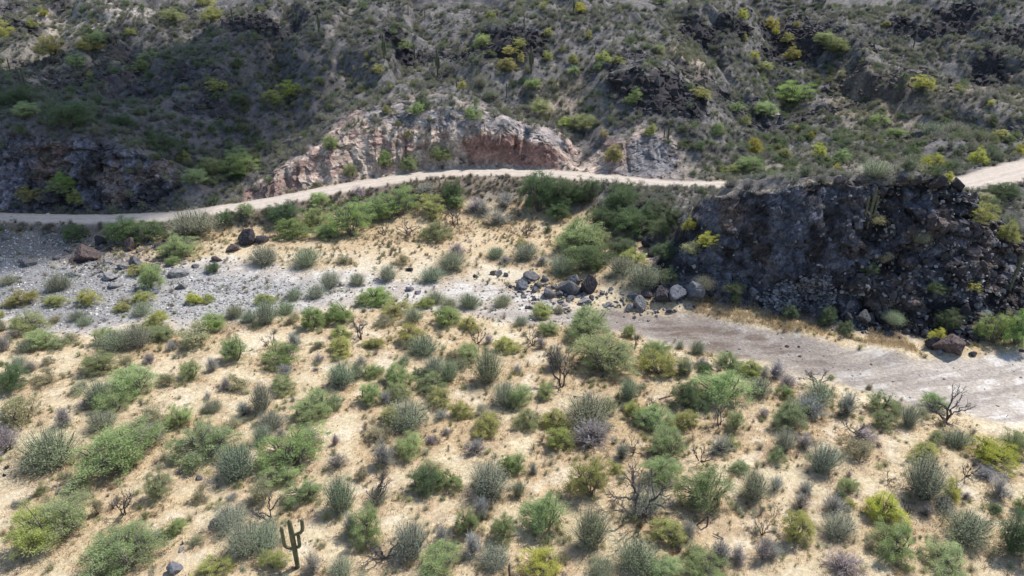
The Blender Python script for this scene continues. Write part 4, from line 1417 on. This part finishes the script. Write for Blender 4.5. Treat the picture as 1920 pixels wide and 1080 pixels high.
SCRUB = kind_collection("scrub_kinds", [joined(make_leafy(1000 + i, 20, 26, 0.085, 0.085, 0.0145, 0.4, 0.0, 4), "scrub") for i in range(4)]
                        + [joined(make_vase(1010 + i, 34, 16, 0.09, 0.0125, 0.075), "scrub") for i in range(3)]
                        + [joined(make_twiggy(1020 + i, 30, 16), "scrub") for i in range(2)])
BUSHES = kind_collection("bush_kinds", [joined(make_leafy(1030 + i, 48, 46, 0.068, 0.056, 0.0092, 0.3, 0.0, 6), "bush") for i in range(5)])
COBBLE = kind_collection("cobble_kinds", [mesh_from("cobble", *ROCKS[1][i], M_COBBLE) for i in range(8)])


def scattered(name, pts, w, h, colours, kinds, n_kinds, tilt=0.0, **props):
    """one object: kinds set out on points by geometry nodes, each with its own size, turn and colour"""
    n = len(pts)
    me = bpy.data.meshes.new(name)
    me.vertices.add(n)
    me.vertices.foreach_set("co", np.ascontiguousarray(pts, np.float32).ravel())
    for an, ty, key, val in (("size", 'FLOAT_VECTOR', "vector", np.stack([w, w, h], -1)),
                             ("turn", 'FLOAT_VECTOR', "vector", np.stack([rng.normal(0, tilt + 1e-6, n), rng.normal(0, tilt + 1e-6, n), rng.uniform(0, 6.28, n)], -1)),
                             ("pick", 'INT', "value", rng.integers(0, n_kinds, n)),
                             ("tint", 'FLOAT_COLOR', "color", np.concatenate([colours, np.ones((n, 1))], 1))):
        at = me.attributes.new(an, ty, 'POINT')
        at.data.foreach_set(key, np.ascontiguousarray(val, np.int32 if ty == 'INT' else np.float32).ravel())
    o = link(name, me, **props)
    ng = bpy.data.node_groups.new("scatter_" + name, 'GeometryNodeTree')
    ng.interface.new_socket("Geometry", in_out='INPUT', socket_type='NodeSocketGeometry')
    ng.interface.new_socket("Geometry", in_out='OUTPUT', socket_type='NodeSocketGeometry')
    N, Lk = ng.nodes, ng.links
    gi, go = N.new("NodeGroupInput"), N.new("NodeGroupOutput")
    ci = N.new("GeometryNodeCollectionInfo")
    ci.inputs["Collection"].default_value = kinds
    ci.inputs["Separate Children"].default_value = True
    ci.inputs["Reset Children"].default_value = True
    ip = N.new("GeometryNodeInstanceOnPoints")
    ip.inputs["Pick Instance"].default_value = True

    def named(nm, ty):
        a = N.new("GeometryNodeInputNamedAttribute")
        a.data_type = ty
        a.inputs["Name"].default_value = nm
        return a.outputs[0]
    Lk.new(gi.outputs[0], ip.inputs["Points"])
    Lk.new(ci.outputs[0], ip.inputs["Instance"])
    Lk.new(named("pick", 'INT'), ip.inputs["Instance Index"])
    Lk.new(named("size", 'FLOAT_VECTOR'), ip.inputs["Scale"])
    e2r = N.new("FunctionNodeEulerToRotation")
    Lk.new(named("turn", 'FLOAT_VECTOR'), e2r.inputs[0])
    Lk.new(e2r.outputs[0], ip.inputs["Rotation"])
    Lk.new(ip.outputs[0], go.inputs[0])
    md = o.modifiers.new("scatter", 'NODES')
    md.node_group = ng
    return o


Vg = np.stack([VX, VY, VZ], -1)
cellA = np.gradient(ys)[:, None] * (2.32 * half / (NU - 1))[:, None] * np.ones((1, NU))


def sample(weight, n):
    p = (weight * cellA).ravel()
    p = p / p.sum()
    i = rng.choice(len(p), n, p=p)
    pts = Vg.reshape(-1, 3)[i].copy()
    pts[:, 0] += rng.uniform(-.3, .3, n)
    return pts, i


VIEW = ((PX > -120) & (PX < 2040) & (PY > -30) & (PY < 1130)) * 1.0
# blocks standing out of the dark cliff: each of the larger ones a piece of its own
pts, ii = sample(cliff * (cliff > 0.5) * VIEW * (0.12 + 1.0 * (PX > 1590)) * (GY < 124), 170)
for p in pts:
    o = link("rock", random.choice(ROCK_ME[2]), GROUND["cliff"])
    s = random.uniform(0.5, 1.35)
    o.location = p
    o.rotation_euler = (random.uniform(-.5, .5), random.uniform(-.5, .5), random.uniform(0, 6.28))
    o.scale = (s, s * random.uniform(.6, 1), s * random.uniform(.7, 1.5))
    c = random.choice(((0.055, 0.048, 0.05), (0.09, 0.08, 0.082), (0.12, 0.112, 0.118), (0.06, 0.052, 0.05)))
    o.color = (*c, 1)


def tones(n, a, b):
    t = rng.uniform(0, 1, (n, 1)) ** 1.4
    return np.array(a) * (1 - t) + np.array(b) * t


pts, ii = sample(cliff * (cliff > 0.3) * VIEW * (0.15 + 1.0 * (PX > 1580)) * (GY < 126), 2100)
v, f, c = scatter_rocks(pts, rng.uniform(0.16, 0.62, len(pts)), tones(len(pts), (0.045, 0.04, 0.043), (0.30, 0.28, 0.275)), 1, 0.9)
link("rubble", mesh_from("rubble", v, f, M_RUBBLE, c), GROUND["cliff"], kind="stuff")
# talus at the cliff's foot
tal = zone([(1400, 560), (1470, 530), (1560, 520), (1585, 560), (1570, 600), (1520, 592), (1430, 580)], 8, 100, 125)
pts, ii = sample(tal, 700)
v, f, c = scatter_rocks(pts, rng.uniform(0.15, 0.6, len(pts)), tones(len(pts), (0.10, 0.095, 0.10), (0.26, 0.25, 0.25)), 1)
link("talus", mesh_from("talus", v, f, M_RUBBLE, c), GROUND["cliff"], kind="stuff")
# cobbles of the wash
pts, ii = sample(np.maximum(wash * 0.25, gravel) * VIEW * (GY < 165) * np.where(PX > 1050, 0.10, 1.0), 15000)
sz = np.minimum(0.06 + rng.gamma(1.4, 0.072, len(pts)), 0.55)
scattered("cobbles", pts, sz * 1.1, sz * 0.8, tones(len(pts), (0.13, 0.124, 0.12), (0.54, 0.515, 0.48)), COBBLE, 8, 0.3,
          kind="stuff", label="loose grey cobbles strewn along the dry wash", category="cobbles")
deb = np.maximum.reduce([zone([(960, 545), (1080, 530), (1180, 560), (1200, 592), (1090, 590), (980, 570)], 14, 100, 140),
                         zone([(1180, 560), (1300, 555), (1320, 585), (1200, 596)], 12, 100, 140), zone([(100, 440), (320, 440), (360, 520), (120, 500)], 18, 100, 165)])
pts, ii = sample(deb, 1100)
sz = np.minimum(0.12 + rng.gamma(1.4, 0.16, len(pts)), 0.9)
scattered("boulder_debris", pts, sz * 1.1, sz * 0.85, tones(len(pts), (0.06, 0.055, 0.057), (0.30, 0.285, 0.275)), COBBLE, 8, 0.4,
          kind="stuff", label="angular broken rock lying round the boulders of the wash", category="rubble")
# stones on the hills, outcrops and road cut
pts, ii = sample((outcrops * 16 + hill * 0.7 + cut * 3 * (1 - red) + leftwall * 4) * (1 - road_m) * VIEW * (GY < 420) * (1 - cliff), 7000)
cs = np.clip(CF[ii] * rng.uniform(0.55, 1.35, (len(ii), 1)), 0.02, 0.6)
big_ = np.where(outcrops.ravel()[ii] > 0.4, 2.5, 1.0)
v, f, c = scatter_rocks(pts, (0.14 + rng.gamma(1.4, 0.17, len(pts))).clip(0, 0.9) * big_, cs, 1, 0.85)
link("hillside_stones", mesh_from("hillside_stones", v, f, M_RUBBLE, c), kind="stuff", label="loose stones scattered over the hillsides and the road cut", category="stones")
# pebbles and dung-dark bits on the flat
pts, ii = sample((1 - hill) * (1 - wash * 0.5) * (1 - cliff) * (1 - road_m) * VIEW * (GY < 150), 2600)
v, f, c = scatter_rocks(pts, 0.04 + rng.gamma(1.2, 0.04, len(pts)), tones(len(pts), (0.12, 0.09, 0.08), (0.40, 0.36, 0.33)), 1)
link("pebbles", mesh_from("pebbles", v, f, M_RUBBLE, c), kind="stuff", label="small stones scattered over the sandy flat", category="stones")

# ------------------------------------------------------------------ ground cover too many to count
PL = np.array(PLANTED)


def near_plants(x, y):
    """how close a spot is to a plant: 1 under it, 0 away"""
    out = np.zeros(len(x))
    for i in range(0, len(x), 4000):
        d = np.hypot(x[i:i + 4000, None] - PL[None, :, 0], y[i:i + 4000, None] - PL[None, :, 1]) / (PL[None, :, 2] + 0.5)
        out[i:i + 4000] = np.clip(1.7 - d.min(1), 0, 1)
    return out


def tufts(pts, height, spread, per, width, colours, up=1.0):
    n = len(pts)
    b = np.repeat(pts, per, 0) + rng.normal(size=(n * per, 3)) * np.repeat(spread, per)[:, None] * np.array([1, 1, 0.0])
    d = rng.normal(size=(n * per, 3)) * 0.55 + np.array([0, 0, up])
    L = np.repeat(height, per) * rng.uniform(0.5, 1.25, n * per)
    v, f = blades(b - np.array([0, 0, 0.02]), d, L, np.repeat(width, per), rng)
    return v, f, np.repeat(np.repeat(colours, per, 0), 4, 0), np.repeat(rng.uniform(0, 1, n * per), 4)


flatw = (1 - hill) * (1 - wash) * (1 - cliff) * (1 - road_m) * VIEW * (GY < 185)
pts, ii = sample(flatw * (0.3 + smooth(0.45, 0.7, n1) + 1.3 * LIT), 27000)
k = rng.uniform(0, 1, len(pts)) < 0.5 + 0.6 * near_plants(pts[:, 0], pts[:, 1])
pts = pts[k]
straw = tones(len(pts), (0.56, 0.46, 0.29), (0.42, 0.28, 0.15))
straw = np.where(rng.uniform(0, 1, (len(pts), 1)) < 0.25, np.array((0.26, 0.19, 0.12)), straw)
v, f, c, s = tufts(pts, rng.uniform(0.16, 0.48, len(pts)), rng.uniform(0.08, 0.30, len(pts)), 6, np.full(len(pts), 0.034), straw)
link("dry_grass", mesh_from("dry_grass", v, f, M_LEAFMASS, c, s), kind="stuff", label="dry straw-coloured grass between the shrubs of the flat", category="grass")
# bleached grass on the bank at the cliff's foot
gb = zone([(1300, 562), (1340, 560), (1420, 585), (1500, 605), (1560, 618), (1560, 632), (1460, 618), (1380, 600), (1310, 585)], 6, 95, 130)
gb = np.maximum(gb, zone([(1610, 640), (1660, 622), (1720, 640), (1735, 660), (1690, 655), (1620, 650)], 6, 95, 130))
pts, ii = sample(gb, 2200)
v, f, c, s = tufts(pts, rng.uniform(0.3, 0.75, len(pts)), rng.uniform(0.1, 0.25, len(pts)), 8, np.full(len(pts), 0.03), tones(len(pts), (0.55, 0.45, 0.28), (0.44, 0.32, 0.19)))
link("bank_grass", mesh_from("bank_grass", v, f, M_LEAFMASS, c, s), kind="stuff", label="pale dry grass on the bank below the dark cliff", category="grass")


# low shrubs of the hillsides
hw = hill * (1 - road_m) * (1 - cut * (0.4 + 0.55 * smooth(225, 260, PY))) * (1 - leftwall * 0.6) * (1 - outcrops * 0.93) * VIEW * (GY < 470) * (1 - cliff)
dens = 0.5 + smooth(0.4, 0.62, n1)
pts, ii = sample(hw * dens, 22000)
w = np.minimum(0.8 + rng.gamma(2.0, 0.52, len(pts)), 3.8)
pal = np.array([(0.275, 0.275, 0.215), (0.235, 0.255, 0.19), (0.30, 0.29, 0.245), (0.20, 0.23, 0.155), (0.255, 0.245, 0.23), (0.30, 0.30, 0.20)])
patch = fbm(pts[:, 0] * 0.05, pts[:, 1] * 0.05, 88, 3)
pick = np.clip(((patch - 0.3) * 2.5 * 6 + rng.normal(0, 1.6, len(pts))).astype(int), 0, 5)
cc = pal[pick] * rng.uniform(0.8, 1.2, (len(pts), 1))
scattered("hillside_shrubs", pts, w, w * rng.uniform(0.45, 0.8, len(pts)), cc, SCRUB, 9, 0.12,
          kind="stuff", label="low grey-green scrub covering the hillsides", category="scrub")
# bigger bushes of the hollows
hollow = zone([(-400, 235), (-400, 170), (100, 110), (300, 85), (480, 110), (420, 190), (480, 260), (480, 350), (400, 385), (320, 340), (250, 260)], 30, 160, 270)
hollow = np.maximum(hollow, zone([(1330, 200), (1480, 40), (1560, 100), (1520, 200), (1900, 230), (2200, 250), (2200, 300), (1500, 320), (1340, 300)], 30, 175, 310))
pts, ii = sample(hw * (hollow + 0.42), 1150)
w = rng.uniform(1.8, 4.6, len(pts))
pal = np.array([(0.15, 0.205, 0.10), (0.19, 0.24, 0.115), (0.24, 0.26, 0.13), (0.16, 0.20, 0.125)])
scattered("hollow_bushes", pts, w, w * rng.uniform(0.5, 0.75, len(pts)), pal[rng.integers(0, 4, len(pts))] * rng.uniform(0.8, 1.2, (len(pts), 1)), BUSHES, 5, 0.1,
          kind="stuff", label="green bushes crowding the hillside hollows", category="scrub")
# low growth of the flat, wash edge, far terrace, bank and cliff ledges
lw_ = (1 - hill) * (1 - road_m) * VIEW * (GY < 185) * (1 - wash * np.where(PX > 950, 1.0, 0.35)) * (0.25 + smooth(0.45, 0.65, n1)) * (1 + 3 * bank) * (1 - cliff * 0.8)
pts, ii = sample(lw_ * (1 + 1.2 * far_t), 4600)
w = 0.4 + rng.gamma(1.6, 0.27, len(pts))
pal = np.array([(0.36, 0.33, 0.20), (0.30, 0.32, 0.20), (0.28, 0.24, 0.22), (0.36, 0.28, 0.165), (0.32, 0.34, 0.15)])
w = np.minimum(w, 1.5)
scattered("low_scrub", pts, w, w * rng.uniform(0.45, 0.9, len(pts)), pal[rng.integers(0, 5, len(pts))] * rng.uniform(0.8, 1.2, (len(pts), 1)), SCRUB, 9, 0.1,
          kind="stuff", label="small tufty plants between the shrubs of the flat", category="scrub")
pts, ii = sample((1 - hill) * (1 - wash) * (1 - cliff) * VIEW * (GY < 150) * LIT ** 2, 1500)
w = rng.uniform(0.6, 1.7, len(pts))
pal = np.array([(0.42, 0.41, 0.24), (0.38, 0.42, 0.22), (0.40, 0.37, 0.27), (0.43, 0.44, 0.20), (0.40, 0.42, 0.30)])
scattered("undergrowth", pts, w, w * rng.uniform(0.4, 0.7, len(pts)), pal[rng.integers(0, 5, len(pts))] * rng.uniform(0.85, 1.15, (len(pts), 1)), SCRUB, 9, 0.1,
          kind="stuff", label="low straggling growth round the feet of the larger shrubs", category="scrub")
pts, ii = sample(bank * VIEW * (1 - road_m), 900)
w = rng.uniform(0.7, 2.2, len(pts))
pal = np.array([(0.22, 0.195, 0.175), (0.26, 0.24, 0.20), (0.19, 0.20, 0.12), (0.21, 0.175, 0.15)])
scattered("bank_brush", pts, w, w * rng.uniform(0.4, 0.75, len(pts)), pal[rng.integers(0, 4, len(pts))], SCRUB, 9, 0.1,
          kind="stuff", label="grey-brown brush covering the bank below the dirt road", category="scrub")


# ------------------------------------------------------------------ fence remains, fallen wood
def bar(p, q, r0, r1, n=5, sides=7):
    g = np.random.default_rng(int(abs(p[0] * 100)) + 3)
    pts = curve_pts(np.array(p, float), np.array(q, float), n, np.array([0.01, 0, 0.0]), g)
    pts = np.vstack([pts[:1], pts, pts[-1:]])
    r = np.concatenate([[0.001], np.linspace(r0, r1, n), [0.001]])
    return tubes([(pts, r)], sides)


x, y, z = hit(1324.5, 988)
root = link("fence_post", None, label="dark wooden fence post with a leaning brace among the shrubs", category="post")
root.location = (x, y, z)
v, f = bar((0, 0, -0.2), (0.03, 0, 1.5), 0.10, 0.09)
link("post", mesh_from("fence_post", v, f, M_POST), root)
v, f = bar((-1.15, 0.1, -0.05), (-0.02, 0.0, 1.42), 0.075, 0.07)
link("brace", mesh_from("fence_brace", v, f, M_POST), root)
x, y, z = hit(955, 1079)
v, f = bar((0, 0, -0.2), (0, 0, 1.7), 0.12, 0.11)
o = link("fence_post", mesh_from("fence_post", v, f, M_POST), label="upright rusty-brown fence post cut by the photo's bottom edge", category="post")
o.location = (x, y - 0.2, z)


def fallen(px, py, length, az, label):
    x, y, z = hit(px, py)
    g = np.random.default_rng(int(px))
    c, s = math.cos(az), math.sin(az)
    a, b = np.array([0, 0, 0.10]), np.array([c * length, s * length, 0.16])
    paths = [(curve_pts(a, b, 6, np.array([0, 0, 0.08]), g), np.linspace(0.10, 0.03, 6))]
    for t in (0.35, 0.55, 0.75):
        q = a + (b - a) * t
        e = q + np.array([math.cos(az + 0.8) * length * .3, math.sin(az + 0.8) * length * .3, g.uniform(0.1, 0.4)])
        paths.append((curve_pts(q, e, 4, np.array([0, 0, 0.05]), g), np.linspace(0.045, 0.012, 4)))
    v, f = tubes(paths, 5)
    o = link("fallen_branch", mesh_from("fallen_branch", v, f, M_DEAD), label=label, category="branch")
    o.location = (x, y, z)


fallen(1195, 745, 3.0, 2.4, "dark fallen branch on bare sand between the green bushes")
fallen(1235, 750, 3.2, 0.35, "pale fallen branch pointing at the big mesquite bush")
fallen(1356, 1014, 1.2, 2.5, "short fallen branch below the braced fence post")
fallen(1000, 1037, 1.0, 2.5, "small stick lying on bare sand near the bottom edge")
fallen(1075, 745, 2.6, -0.4, "fallen branch at the foot of the bare grey tree")

finish_labels()
